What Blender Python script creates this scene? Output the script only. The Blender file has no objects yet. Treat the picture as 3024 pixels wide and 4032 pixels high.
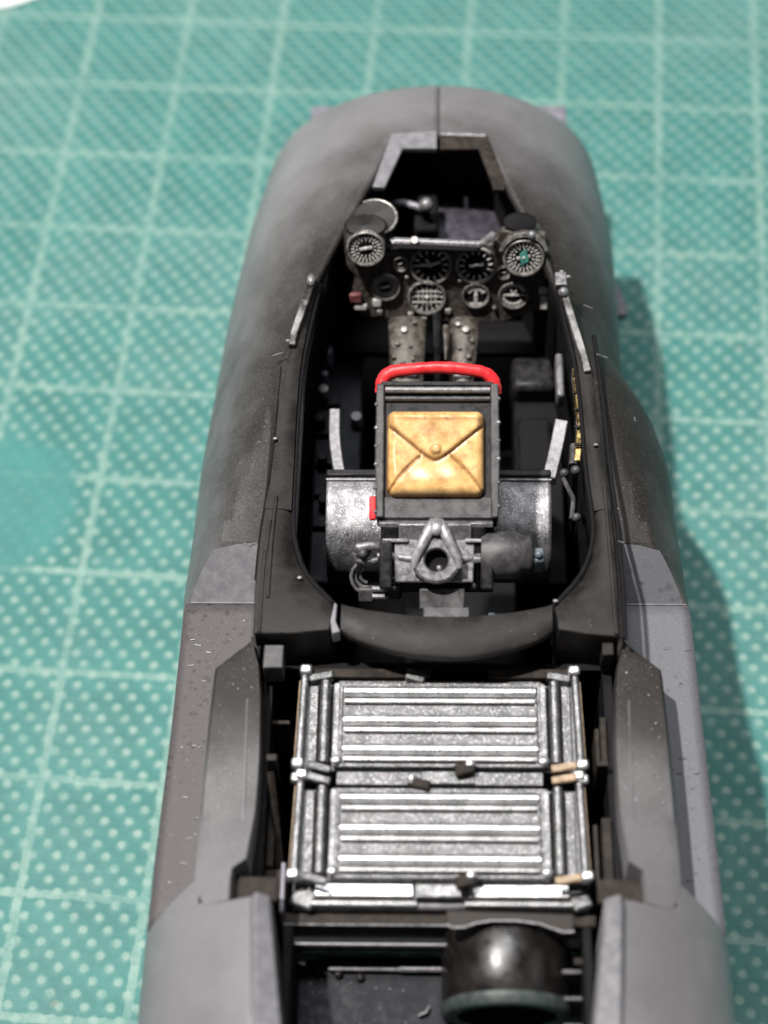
import bpy, bmesh, math, random
from mathutils import Vector, Matrix
from math import sin, cos, pi, radians, sqrt
random.seed(4)
D = bpy.data
SC = bpy.context.scene
COL = SC.collection
# ------------------------------------------------------------------ camera, light, exposure
# one Blender unit is one centimetre: the model kit fuselage is about 4 cm wide
SC.unit_settings.scale_length = 0.01
YAW = radians(3.55)
ORG = Vector((0.17642, -3.11274, 0.0))
ROOT = Matrix.Translation(ORG) @ Matrix.Rotation(YAW, 4, 'Z')   # model axes -> mat axes
cam = D.cameras.new('camera')
camo = D.objects.new('camera', cam)
COL.objects.link(camo)
R0 = Vector((0.9967158674437138, 0.07848860491193976, -0.019925322705106784))
R1 = Vector((0.05370487578899417, -0.824859740759411, -0.5627807693860957))
R2 = Vector((-0.06060747398146474, 0.5598624357583696, -0.8263660128080604))
camo.matrix_world = Matrix(((R0.x, -R1.x, -R2.x, 0.65045), (R0.y, -R1.y, -R2.y, -11.05729),
                            (R0.z, -R1.z, -R2.z, 14.55436), (0, 0, 0, 1)))
cam.sensor_fit = 'VERTICAL'
cam.sensor_height = 36
cam.sensor_width = 27
cam.lens = 69.8
cam.clip_start = 0.5
cam.clip_end = 400
cam.dof.use_dof = True
cam.dof.focus_distance = 14.5
cam.dof.aperture_fstop = 0.27
SC.camera = camo

w = D.worlds.new('World')
SC.world = w
w.use_nodes = True
w.node_tree.nodes['Background'].inputs[0].default_value = (0.93, 0.96, 1.0, 1)
w.node_tree.nodes['Background'].inputs[1].default_value = 0.09


def area(name, loc, target, size, power, col, shape='DISK', size_y=None):
    l = D.lights.new(name, 'AREA')
    l.energy = power
    l.color = col
    l.shape = shape
    l.size = size
    if size_y:
        l.size_y = size_y
    o = D.objects.new(name, l)
    COL.objects.link(o)
    o.location = loc
    o.rotation_euler = (Vector(target) - Vector(loc)).to_track_quat('-Z', 'Y').to_euler()
    return o


area('desk_lamp', (-19.0, -1.5, 60), (0, -2.5, 2), 2.2, 66000, (1.0, 0.96, 0.915))
area('ceiling_panel', (-3, 13.5, 64), (0, -5, 2.0), 18, 24000, (0.97, 0.985, 1.0), 'RECTANGLE', 12)

SC.view_settings.view_transform = 'Standard'
SC.view_settings.look = 'None'
SC.view_settings.exposure = 0.0
SC.view_settings.gamma = 1.0


# ------------------------------------------------------------------ materials
class NT:
    def __init__(s, name):
        s.m = D.materials.new(name)
        s.m.use_nodes = True
        s.t = s.m.node_tree
        s.b = s.t.nodes['Principled BSDF']

    def n(s, typ, **kw):
        nd = s.t.nodes.new(typ)
        for k, v in kw.items():
            setattr(nd, k, v)
        return nd

    def put(s, sock, v):
        if isinstance(v, bpy.types.NodeSocket):
            s.t.links.new(v, sock)
        elif v is not None:
            if isinstance(v, (tuple, list)) and len(v) == 3 and sock.type == 'RGBA':
                v = (*v, 1)
            sock.default_value = v

    def math(s, op, a, b=None, c=None, clamp=False):
        nd = s.n('ShaderNodeMath', operation=op, use_clamp=clamp)
        s.put(nd.inputs[0], a)
        s.put(nd.inputs[1], b)
        s.put(nd.inputs[2], c)
        return nd.outputs[0]

    def mr(s, v, a, b, c=0.0, d=1.0, smooth=True):
        nd = s.n('ShaderNodeMapRange', interpolation_type='SMOOTHSTEP' if smooth else 'LINEAR')
        for i, x in enumerate((v, a, b, c, d)):
            s.put(nd.inputs[i], x)
        return nd.outputs[0]

    def mix(s, f, a, b):
        nd = s.n('ShaderNodeMix', data_type='RGBA')
        s.put(nd.inputs['Factor'], f)
        s.put(nd.inputs[6], a)
        s.put(nd.inputs[7], b)
        return nd.outputs[2]

    def coord(s):
        return s.n('ShaderNodeTexCoord').outputs['Object']

    def noise(s, scale, detail=3.0, rough=0.5, vec=None, color=False):
        nd = s.n('ShaderNodeTexNoise')
        s.put(nd.inputs['Vector'], vec if vec is not None else s.coord())
        nd.inputs['Scale'].default_value = scale
        nd.inputs['Detail'].default_value = detail
        nd.inputs['Roughness'].default_value = rough
        return nd.outputs['Color' if color else 'Fac']

    def bump(s, h, strength, dist):
        nd = s.n('ShaderNodeBump')
        nd.inputs['Strength'].default_value = strength
        nd.inputs['Distance'].default_value = dist
        s.put(nd.inputs['Height'], h)
        s.t.links.new(nd.outputs[0], s.b.inputs['Normal'])

    def set(s, col=None, rough=None, metal=None, spec=None, coat=None):
        s.put(s.b.inputs['Base Color'], col)
        s.put(s.b.inputs['Roughness'], rough)
        s.put(s.b.inputs['Metallic'], metal)
        s.put(s.b.inputs['Specular IOR Level'], spec)
        s.put(s.b.inputs['Coat Weight'], coat)
        return s.m


def paint(name, c1, c2, rough=0.5, metal=0.0, sc=14, fine=120, bump=0.12, bd=0.004, dust=0.0, spec=0.5, rvar=0.12):
    s = NT(name)
    n1 = s.noise(sc, 4, 0.6)
    n2 = s.noise(fine, 2, 0.6)
    col = s.mix(s.mr(n1, 0.35, 0.68), c1, c2)
    if dust:
        col = s.mix(s.mr(s.noise(46, 2, 0.5), 0.74, 0.80, 0, dust), col, (0.5, 0.48, 0.45))
    s.set(col, s.mr(n1, 0.3, 0.7, rough - rvar, rough + rvar), metal, spec)
    s.bump(s.math('ADD', s.math('MULTIPLY', n1, 0.5), n2), bump, bd)
    return s.m


def hull_material(name, overspray, specks, fairing=False):
    s = NT(name)
    co = s.coord()
    sep = s.n('ShaderNodeSeparateXYZ')
    s.put(sep.inputs[0], co)
    x, y, z = sep.outputs
    big = s.noise(1.6, 4, 0.6)
    fine = s.noise(60, 3, 0.7)
    grain = s.noise(190, 2, 0.6)
    grey = s.mix(s.mr(big, 0.3, 0.7), (0.150, 0.146, 0.153), (0.192, 0.187, 0.195))
    col = grey
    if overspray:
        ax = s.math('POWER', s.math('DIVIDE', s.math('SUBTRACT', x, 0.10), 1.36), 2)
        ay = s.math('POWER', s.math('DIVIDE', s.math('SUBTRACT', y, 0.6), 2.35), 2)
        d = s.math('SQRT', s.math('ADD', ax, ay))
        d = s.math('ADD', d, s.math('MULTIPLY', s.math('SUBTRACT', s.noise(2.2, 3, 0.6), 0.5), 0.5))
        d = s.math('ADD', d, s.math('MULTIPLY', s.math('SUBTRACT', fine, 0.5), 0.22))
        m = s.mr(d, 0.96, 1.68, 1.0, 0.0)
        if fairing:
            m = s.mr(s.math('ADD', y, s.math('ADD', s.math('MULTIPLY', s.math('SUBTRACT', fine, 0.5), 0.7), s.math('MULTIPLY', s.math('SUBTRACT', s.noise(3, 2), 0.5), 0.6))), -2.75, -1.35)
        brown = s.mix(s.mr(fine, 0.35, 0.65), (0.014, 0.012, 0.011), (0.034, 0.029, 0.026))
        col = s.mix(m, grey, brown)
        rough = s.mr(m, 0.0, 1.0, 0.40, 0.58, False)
    else:
        rough = 0.62
    if specks:
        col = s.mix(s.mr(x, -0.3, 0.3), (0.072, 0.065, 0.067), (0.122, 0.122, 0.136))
        v = s.n('ShaderNodeTexVoronoi')
        v.inputs['Scale'].default_value = 18
        s.put(v.inputs['Vector'], s.coord())
        area_ = s.mr(s.noise(2.6, 2, 0.5), 0.38, 0.62)
        sp = s.math('MULTIPLY', s.mr(v.outputs['Distance'], 0.24, 0.48, 1, 0), s.math('MULTIPLY', area_, s.mr(s.noise(17, 2), 0.45, 0.55)))
        sp = s.math('MULTIPLY', sp, s.mr(y, -3.0, -2.3))
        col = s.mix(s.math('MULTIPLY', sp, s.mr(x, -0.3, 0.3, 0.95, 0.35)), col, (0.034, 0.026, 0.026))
    dust = s.mr(s.noise(38, 2, 0.4), 0.765, 0.80, 0, 0.5)
    col = s.mix(dust, col, (0.55, 0.53, 0.5))
    col = s.mix(s.mr(s.noise(120, 2, 0.7), 0.3, 0.7, 0.0, 0.30), col, (0.03, 0.028, 0.028))
    col = s.mix(s.mr(s.noise(75, 1, 0.5), 0.68, 0.78, 0.0, 0.30), col, (0.4, 0.38, 0.37))
    s.set(col, rough, 0.0, s.mr(m, 0, 1, 0.5, 0.18, False) if overspray else 0.4)
    s.bump(s.math('ADD', grain, s.math('MULTIPLY', fine, 0.6)), 0.16, 0.006)
    return s.m


def silver_material(name, dark, light, rough=0.34, grain=1.0):
    s = NT(name)
    n1 = s.noise(70, 2, 0.7)
    n2 = s.noise(9, 3, 0.6)
    hue = s.noise(150, 1, 0.5, color=True)
    col = s.mix(s.mr(n2, 0.35, 0.7), dark, light)
    fl = s.n('ShaderNodeTexVoronoi')
    fl.inputs['Scale'].default_value = 120
    s.put(fl.inputs['Vector'], s.coord())
    sc_ = s.n('ShaderNodeSeparateColor')
    s.put(sc_.inputs[0], fl.outputs['Color'])
    col = s.mix(s.mr(sc_.outputs[0], 0.0, 1.0, 0.0, 0.20 * grain, False), col, (0.02, 0.02, 0.02))
    col = s.mix(s.mr(sc_.outputs[1], 0.80, 0.97, 0, 0.45 * grain), col, (0.95, 0.95, 0.97))  # bright flake grain, with the sparkle of the metal put into its colour
    sat = s.n('ShaderNodeMix', data_type='RGBA', blend_type='OVERLAY')
    sat.inputs['Factor'].default_value = 0.35
    s.put(sat.inputs[6], col)
    s.put(sat.inputs[7], hue)
    s.set(sat.outputs[2], s.mr(n1, 0.3, 0.7, rough - 0.1, rough + 0.14), 0.85)
    s.bump(s.math('ADD', s.noise(130, 2, 0.7), s.noise(210, 1, 0.5)), 0.12 + 0.26 * grain, 0.010)
    return s.m


def mat_material():
    s = NT('cutting_mat_vinyl')
    co = s.coord()
    sep = s.n('ShaderNodeSeparateXYZ')
    s.put(sep.inputs[0], co)
    x, y, z = sep.outputs
    wob = s.math('MULTIPLY', s.math('SUBTRACT', s.noise(16, 2, 0.5), 0.5), 0.05)
    wob2 = s.math('MULTIPLY', s.math('SUBTRACT', s.noise(7, 2, 0.5), 0.5), 0.030)

    def line(c):
        a = s.math('ADD', s.math('ADD', c, wob), 0.5)
        f = s.math('ABSOLUTE', s.math('SUBTRACT', s.math('FRACT', a), 0.5))
        f = s.math('ADD', f, wob2)
        return s.mr(f, 0.022, 0.046, 1, 0)
    grid = s.math('MAXIMUM', line(x), line(y))
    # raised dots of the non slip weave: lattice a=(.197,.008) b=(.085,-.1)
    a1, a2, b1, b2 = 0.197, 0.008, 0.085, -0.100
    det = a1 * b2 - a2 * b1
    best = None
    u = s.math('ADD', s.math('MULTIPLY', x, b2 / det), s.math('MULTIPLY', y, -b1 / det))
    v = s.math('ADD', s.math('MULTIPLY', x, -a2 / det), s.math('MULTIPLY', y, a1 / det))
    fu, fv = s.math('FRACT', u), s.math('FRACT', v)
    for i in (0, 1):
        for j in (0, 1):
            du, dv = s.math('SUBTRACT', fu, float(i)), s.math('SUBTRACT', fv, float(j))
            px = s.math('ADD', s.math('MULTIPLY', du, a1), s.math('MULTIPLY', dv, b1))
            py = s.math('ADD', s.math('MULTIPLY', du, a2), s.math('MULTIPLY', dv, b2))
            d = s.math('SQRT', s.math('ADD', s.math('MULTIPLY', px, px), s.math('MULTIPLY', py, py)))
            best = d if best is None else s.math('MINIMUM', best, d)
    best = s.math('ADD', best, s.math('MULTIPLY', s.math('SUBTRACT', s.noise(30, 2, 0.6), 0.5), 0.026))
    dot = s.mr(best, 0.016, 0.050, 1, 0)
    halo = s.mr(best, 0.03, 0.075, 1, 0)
    # worn: the weave is rubbed off where the big printed emblem lies
    ex = s.math('DIVIDE', s.math('SUBTRACT', x, -3.70), 0.56)
    ey = s.math('DIVIDE', s.math('SUBTRACT', y, -1.28), 0.74)
    r = s.math('SQRT', s.math('ADD', s.math('MULTIPLY', ex, ex), s.math('MULTIPLY', ey, ey)))
    r = s.math('ADD', r, s.math('MULTIPLY', s.math('SUBTRACT', s.noise(2.6, 4, 0.6), 0.5), 0.8))
    blob = s.mr(r, 0.78, 1.08, 1, 0)
    nb = s.math('SUBTRACT', 1.0, s.math('MULTIPLY', blob, 0.88))
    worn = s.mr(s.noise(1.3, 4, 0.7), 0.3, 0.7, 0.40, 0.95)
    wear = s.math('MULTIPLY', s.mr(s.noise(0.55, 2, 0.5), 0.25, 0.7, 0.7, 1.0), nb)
    base = s.mix(s.mr(s.noise(2.2, 4, 0.6), 0.3, 0.7), (0.032, 0.140, 0.128), (0.048, 0.182, 0.166))
    base = s.mix(s.math('MULTIPLY', blob, s.mr(s.noise(3.1, 3, 0.6), 0.3, 0.7, 0.3, 1)), base, (0.046, 0.195, 0.182))
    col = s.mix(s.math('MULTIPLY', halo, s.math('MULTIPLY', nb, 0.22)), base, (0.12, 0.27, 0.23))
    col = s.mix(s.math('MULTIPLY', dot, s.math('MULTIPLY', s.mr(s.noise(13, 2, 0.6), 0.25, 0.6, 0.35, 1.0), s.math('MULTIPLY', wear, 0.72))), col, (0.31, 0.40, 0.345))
    col = s.mix(s.math('MULTIPLY', s.math('MULTIPLY', grid, nb), s.math('MULTIPLY', worn, 0.76)), col, (0.24, 0.355, 0.305))
    # scuffed chalky haze rubbed into the vinyl
    st = s.n('ShaderNodeMapping')
    st.inputs['Rotation'].default_value = (0, 0, 0.7)
    st.inputs['Scale'].default_value = (1.0, 5.0, 1.0)
    s.put(st.inputs[0], s.coord())
    hz = s.math('MULTIPLY', s.mr(s.noise(0.45, 4, 0.6), 0.42, 0.68), s.mr(s.noise(2.4, 4, 0.7, st.outputs[0]), 0.35, 0.7, 0.3, 1.0))
    col = s.mix(s.math('MULTIPLY', hz, 0.30), col, (0.19, 0.29, 0.27))
    col = s.mix(s.mr(s.noise(26, 3, 0.7), 0.35, 0.65, 0.0, 0.22), col, (0.020, 0.110, 0.098))
    col = s.mix(s.mr(s.noise(5.2, 1, 0.3), 0.775, 0.80, 0, 0.35), col, (0.22, 0.20, 0.14))
    s.set(col, 0.58, 0.0, 0.28)
    s.bump(s.math('ADD', s.math('MULTIPLY', s.math('MULTIPLY', halo, nb), 1.0), s.math('MULTIPLY', s.noise(60, 2, 0.6), 0.35)), 0.30, 0.010)
    return s.m


M = {}
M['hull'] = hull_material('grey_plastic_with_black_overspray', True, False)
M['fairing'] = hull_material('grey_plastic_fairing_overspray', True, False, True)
M['shelf'] = hull_material('grey_plastic_speckled', False, True)
M['grey'] = paint('bare_grey_plastic', (0.14, 0.138, 0.15), (0.18, 0.175, 0.188), 0.42)
M['purple'] = paint('violet_grey_plastic', (0.14, 0.132, 0.158), (0.18, 0.168, 0.20), 0.5)
M['dark'] = paint('dark_brown_black_paint', (0.018, 0.015, 0.013), (0.040, 0.032, 0.027), 0.6, sc=9, dust=0.35, bump=0.2, spec=0.25)
M['deck'] = paint('worn_black_paint', (0.009, 0.008, 0.0075), (0.024, 0.021, 0.019), 0.50, sc=5, dust=0.5, bump=0.45, spec=0.22, bd=0.007)
M['black'] = paint('matt_black_paint', (0.004, 0.004, 0.005), (0.009, 0.008, 0.009), 0.75, bump=0.15, spec=0.15)
M['gloss'] = paint('satin_black_plastic', (0.009, 0.009, 0.010), (0.022, 0.020, 0.021), 0.42, bump=0.25, dust=0.3, spec=0.25)
M['blue'] = paint('dark_blue_black_paint', (0.006, 0.007, 0.010), (0.013, 0.014, 0.020), 0.6, dust=0.3, spec=0.2)
M['panel'] = paint('instrument_panel_black', (0.026, 0.021, 0.018), (0.085, 0.074, 0.066), 0.5, sc=26, bump=0.5)
M['seat'] = paint('gunmetal_seat_paint', (0.042, 0.040, 0.042), (0.095, 0.09, 0.093), 0.46, metal=0.2, sc=12, bump=0.35, bd=0.006, spec=0.4)
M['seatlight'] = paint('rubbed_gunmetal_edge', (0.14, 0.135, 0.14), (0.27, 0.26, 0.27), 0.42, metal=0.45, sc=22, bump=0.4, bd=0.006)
M['lid'] = silver_material('grainy_lid_paint', (0.13, 0.130, 0.134), (0.225, 0.22, 0.23), 0.40)
M['silver'] = silver_material('grainy_silver_paint', (0.15, 0.152, 0.156), (0.30, 0.295, 0.305), 0.36, 0.8)
M['silverdark'] = silver_material('grainy_gunmetal_paint', (0.09, 0.09, 0.091), (0.20, 0.20, 0.202), 0.42, 0.45)
M['bucket'] = silver_material('grainy_bucket_paint', (0.20, 0.195, 0.205), (0.42, 0.41, 0.425), 0.42, 0.9)
M['bright'] = silver_material('rubbed_silver_edge', (0.52, 0.52, 0.525), (0.78, 0.775, 0.78), 0.32, 0.35)
M['wash'] = paint('dark_wash_groove', (0.006, 0.005, 0.005), (0.022, 0.013, 0.010), 0.8, spec=0.08)
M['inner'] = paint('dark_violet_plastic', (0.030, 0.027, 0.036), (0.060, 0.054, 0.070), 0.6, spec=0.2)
M['tan'] = paint('tan_leather_paint', (0.24, 0.165, 0.10), (0.46, 0.34, 0.23), 0.5, sc=30, bump=0.3)
M['brown'] = paint('dark_brown_paint', (0.018, 0.015, 0.013), (0.042, 0.034, 0.029), 0.65, spec=0.12)
M['brass'] = paint('brass_paint', (0.16, 0.11, 0.04), (0.45, 0.33, 0.14), 0.32, metal=0.8, sc=20)
M['red'] = paint('red_paint', (0.62, 0.018, 0.024), (0.72, 0.030, 0.034), 0.42, sc=6, bump=0.1)
M['white'] = paint('white_paper', (0.74, 0.75, 0.74), (0.80, 0.80, 0.79), 0.7)
M['mark'] = paint('pale_dial_print', (0.42, 0.41, 0.39), (0.62, 0.60, 0.58), 0.45, sc=40)
M['green'] = paint('green_paint_fleck', (0.05, 0.20, 0.18), (0.10, 0.36, 0.32), 0.4)
M['tube'] = paint('rubbed_black_tube', (0.007, 0.006, 0.006), (0.013, 0.011, 0.010), 0.30, metal=0.0, spec=0.5, sc=7, bump=0.12)
M['tubering'] = paint('dull_green_black_ring', (0.028, 0.037, 0.035), (0.048, 0.058, 0.055), 0.5)
M['railmetal'] = paint('rubbed_rail_metal', (0.025, 0.022, 0.020), (0.32, 0.31, 0.31), 0.36, metal=0.4, sc=4.5, bump=0.4, bd=0.006)
M['yoke'] = paint('rubbed_steel_yoke', (0.20, 0.195, 0.205), (0.36, 0.35, 0.37), 0.40, metal=0.3, sc=20, bump=0.3)
M['seatmid'] = paint('mid_gunmetal', (0.13, 0.125, 0.135), (0.21, 0.20, 0.215), 0.40, metal=0.3, sc=10)
M['table'] = paint('pale_table_top', (0.55, 0.54, 0.52), (0.62, 0.61, 0.59), 0.6, sc=1)
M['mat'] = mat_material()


def pouch_material():
    s = NT('khaki_pouch_paint')
    at = s.n('ShaderNodeAttribute', attribute_name='wash')
    n = s.noise(11, 4, 0.6)
    col = s.mix(s.mr(n, 0.35, 0.7), (0.54, 0.30, 0.105), (0.72, 0.46, 0.185))
    stain = s.mr(s.noise(13, 4, 0.75), 0.50, 0.64, 0, 1)
    f = s.math('ADD', at.outputs['Fac'], s.math('MULTIPLY', stain, 0.30), clamp=True)
    col = s.mix(f, col, (0.13, 0.042, 0.014))
    s.set(col, 0.33, 0.0, 0.5)
    s.bump(s.noise(60, 3, 0.6), 0.3, 0.006)
    return s.m


M['pouch'] = pouch_material()


# ------------------------------------------------------------------ mesh builder
class MB:
    def __init__(s):
        s.v = []
        s.f = []

    def add(s, vs, fs):
        b = len(s.v)
        s.v += [Vector(p) for p in vs]
        s.f += [[b + i for i in f] for f in fs]
        return s

    def box(s, c, size, X=None, Y=None, Z=None, taper=1.0):
        c = Vector(c)
        X = Vector(X) if X else Vector((1, 0, 0))
        Y = Vector(Y) if Y else Vector((0, 1, 0))
        Z = Vector(Z) if Z else Vector((0, 0, 1))
        h = [q / 2 for q in size]
        vs = []
        for k in (-1, 1):
            t = taper if k > 0 else 1
            for i, j in ((-1, -1), (1, -1), (1, 1), (-1, 1)):
                vs.append(c + X * h[0] * i * t + Y * h[1] * j * t + Z * h[2] * k)
        return s.add(vs, [(3, 2, 1, 0), (4, 5, 6, 7), (0, 1, 5, 4), (1, 2, 6, 5), (2, 3, 7, 6), (3, 0, 4, 7)])

    def bx(s, x0, x1, y0, y1, z0, z1):
        return s.box(((x0 + x1) / 2, (y0 + y1) / 2, (z0 + z1) / 2), (abs(x1 - x0), abs(y1 - y0), abs(z1 - z0)))

    def tube(s, path, r, seg=10, flat=1.0, up=(0, 0, 1)):
        path = [Vector(p) for p in path]
        n = len(path)
        rr = r if isinstance(r, (list, tuple)) else [r] * n
        vs, fs = [], []
        for i, p in enumerate(path):
            t = (path[min(i + 1, n - 1)] - path[max(i - 1, 0)]).normalized()
            a = t.cross(Vector(up))
            if a.length < 1e-4:
                a = t.cross(Vector((0, 1, 0)))
            a.normalize()
            b = a.cross(t)
            for k in range(seg):
                q = 2 * pi * k / seg
                vs.append(p + (a * cos(q) + b * sin(q) * flat) * rr[i])
        for i in range(n - 1):
            for k in range(seg):
                k2 = (k + 1) % seg
                fs.append((i * seg + k, i * seg + k2, (i + 1) * seg + k2, (i + 1) * seg + k))
        fs.append(tuple(range(seg))[::-1])
        fs.append(tuple((n - 1) * seg + k for k in range(seg)))
        return s.add(vs, fs)

    def lathe(s, prof, o, axis, seg=32, xd=None, sx=1.0, sy=1.0, a0=0, a1=2 * pi):
        """prof: (radius, height along axis)"""
        o = Vector(o)
        A = Vector(axis).normalized()
        X = Vector(xd) if xd else A.orthogonal()
        X = (X - A * X.dot(A)).normalized()
        Y = A.cross(X)
        full = abs(a1 - a0 - 2 * pi) < 1e-6
        m = seg if full else seg + 1
        vs, fs = [], []
        for r, h in prof:
            for k in range(m):
                q = a0 + (a1 - a0) * k / seg
                vs.append(o + A * h + X * cos(q) * r * sx + Y * sin(q) * r * sy)
        for i in range(len(prof) - 1):
            for k in range(seg):
                k2 = (k + 1) % m
                fs.append((i * m + k, i * m + k2, (i + 1) * m + k2, (i + 1) * m + k))
        return s.add(vs, fs)

    def ball(s, c, r, seg=14, sc=(1, 1, 1)):
        n = seg // 2
        c = Vector(c)
        vs, fs = [], []
        for i in range(n + 1):
            th = pi * i / n
            for k in range(seg):
                q = 2 * pi * k / seg
                vs.append(c + Vector((sin(th) * cos(q) * sc[0], sin(th) * sin(q) * sc[1], cos(th) * sc[2])) * r)
        for i in range(n):
            for k in range(seg):
                k2 = (k + 1) % seg
                fs.append((i * seg + k, (i + 1) * seg + k, (i + 1) * seg + k2, i * seg + k2))
        return s.add(vs, fs)

    def prism(s, poly, lo, hi, fr=None):
        """poly of (a,b); lo/hi heights; fr maps (a,b,c) to a point"""
        fr = fr or (lambda a, b, c: Vector((a, b, c)))
        n = len(poly)
        area2 = sum(poly[i][0] * poly[(i + 1) % n][1] - poly[(i + 1) % n][0] * poly[i][1] for i in range(n))
        if area2 < 0:
            poly = poly[::-1]
        vs = [fr(a, b, lo) for a, b in poly] + [fr(a, b, hi) for a, b in poly]
        fs = [tuple(range(n))[::-1], tuple(range(n, 2 * n))]
        fs += [(i, (i + 1) % n, n + (i + 1) % n, n + i) for i in range(n)]
        return s.add(vs, fs)

    def grid(s, rows, closed=False):
        n, m = len(rows), len(rows[0])
        vs = [p for r in rows for p in r]
        fs = []
        for i in range(n - 1):
            for k in range(m - (0 if closed else 1)):
                k2 = (k + 1) % m
                fs.append((i * m + k, i * m + k2, (i + 1) * m + k2, (i + 1) * m + k))
        return s.add(vs, fs)


BASES = {}


def obj(name, mb, mat, parent=None, bev=0.0, smooth=True, ang=38, local=True, fix=True):
    """link ONE mesh object. mb vertices are in model axes; parent is an Empty whose base is in BASES"""
    base = BASES.get(parent.name if parent else None, Vector((0, 0, 0)))
    me = D.meshes.new(name)
    me.from_pydata([v - base for v in mb.v], [], mb.f)
    bm = bmesh.new()
    bm.from_mesh(me)
    bmesh.ops.remove_doubles(bm, verts=bm.verts, dist=1e-5)
    if fix:
        bmesh.ops.recalc_face_normals(bm, faces=bm.faces)
    for f in bm.faces:
        f.smooth = smooth
    for e in bm.edges:
        if len(e.link_faces) == 2 and e.calc_face_angle(0) > radians(ang):
            e.smooth = False
    bm.to_mesh(me)
    bm.free()
    me.materials.append(mat if not isinstance(mat, str) else M[mat])
    o = D.objects.new(name, me)
    COL.objects.link(o)
    if parent:
        o.parent = parent
        BASES[o.name] = base
    if bev:
        b = o.modifiers.new('bevel', 'BEVEL')
        b.width = bev
        b.segments = 2
        b.limit_method = 'ANGLE'
        b.angle_limit = radians(35)
        b.harden_normals = False
    return o


def thing(name, label, cat, base, group=None):
    o = D.objects.new(name, None)
    COL.objects.link(o)
    o.empty_display_size = 0.3
    b = Vector(base)
    o.matrix_world = ROOT @ Matrix.Translation(b)
    o['label'] = label
    o['category'] = cat
    if group:
        o['group'] = group
    BASES[o.name] = b
    return o


def lab(o, t):
    o['label'] = t
    return o


def interp(tab, x, k=1):
    """piecewise smooth table lookup, tab sorted by descending key"""
    if x >= tab[0][0]:
        return tab[0][k]
    for a, b in zip(tab, tab[1:]):
        if x >= b[0]:
            t = (x - b[0]) / (a[0] - b[0])
            return b[k] + (a[k] - b[k]) * t
    return tab[-1][k]


def sm(path, n=6):
    """Catmull-Rom through points"""
    P = [Vector(p) for p in path]
    out = []
    for i in range(len(P) - 1):
        p0, p1, p2, p3 = P[max(i - 1, 0)], P[i], P[i + 1], P[min(i + 2, len(P) - 1)]
        for k in range(n):
            t = k / n
            out.append(0.5 * ((2 * p1) + (p2 - p0) * t + (2 * p0 - 5 * p1 + 4 * p2 - p3) * t * t + (3 * p1 - p0 - 3 * p2 + p3) * t ** 3))
    out.append(P[-1])
    return out


# ------------------------------------------------------------------ the setting
def setting(name, mb, mat):
    o = obj(name, mb, mat)
    o['kind'] = 'structure'
    return o


tb = MB()
tb.bx(-60, 60, -45, 60, -2.5, -0.32)
setting('table_top', tb, 'table')
matb = MB()
pts = []
X0, X1, Y0, Y1, RR = -18.0, 14.0, -18.0, 13.0, 0.9
for cx, cy, q0 in ((X1 - RR, Y1 - RR, 0), (X0 + RR, Y1 - RR, pi / 2), (X0 + RR, Y0 + RR, pi), (X1 - RR, Y0 + RR, 1.5 * pi)):
    for k in range(7):
        q = q0 + k / 6 * pi / 2
        pts.append((cx + RR * cos(q), cy + RR * sin(q)))
matb.prism(pts, -0.3, 0.0)
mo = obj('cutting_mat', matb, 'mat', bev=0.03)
mo['label'] = 'teal green cutting mat with pale centimetre grid and raised dots under the model'
mo['category'] = 'cutting mat'
pb = MB()
pp = [(a - 0.12, b + 0.06) for a, b in ((-5.6, 4.75), (-5.05, 4.97), (-4.77, 5.08), (-4.49, 5.25), (-4.2, 5.5), (-3.7, 6.1), (-3.2, 7.6), (-9.0, 10.0), (-11, 3.2))]
rows = []
pb.prism(pp, 0.012, 0.03)
po = obj('paper_sheet', pb, 'white')
po['label'] = 'white sheet of paper lying on the far left corner of the cutting mat'
po['category'] = 'paper'

# ------------------------------------------------------------------ fuselage
FUS = thing('aircraft_fuselage', 'grey plastic scale model jet fuselage with open cockpit, dark overspray around the opening', 'model aircraft', (0, 0, 0))
WL = [(4.9, 1.42), (4.56, 1.52), (3.68, 1.67), (2.64, 1.79), (2.15, 1.83), (1.41, 1.87), (1.05, 1.89), (-0.2, 1.90), (-0.5, 1.86), (-1.4, 1.875), (-2.7, 1.92), (-4.6, 1.94)]
WR = [(4.9, 1.34), (4.56, 1.42), (3.68, 1.52), (2.64, 1.53), (2.10, 1.52), (1.85, 1.55), (1.41, 1.76), (1.05, 1.84), (-0.2, 1.86), (-0.5, 1.84), (-1.4, 1.86), (-2.7, 1.90), (-4.6, 1.93)]
H1 = [(4.9, 1.35), (3.7, 1.4), (2.0, 1.42), (0.4, 1.65), (-0.2, 1.85), (-0.5, 2.12), (-4.6, 2.12)]
HT = [(4.62, 2.56), (4.45, 2.66), (4.0, 2.80), (3.70, 2.90), (3.14, 3.02), (2.16, 3.14), (1.34, 3.27), (0.4, 3.26), (-0.2, 3.2), (-0.5, 3.13), (-4.6, 3.12)]
EI = [(3.70, 0.385), (3.14, 0.555), (2.16, 0.95), (1.34, 1.145), (0.4, 1.195), (-0.32, 1.265), (-1.02, 1.265), (-1.05, 1.30), (-2.93, 1.30), (-2.96, 1.10), (-4.6, 1.10)]


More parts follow.
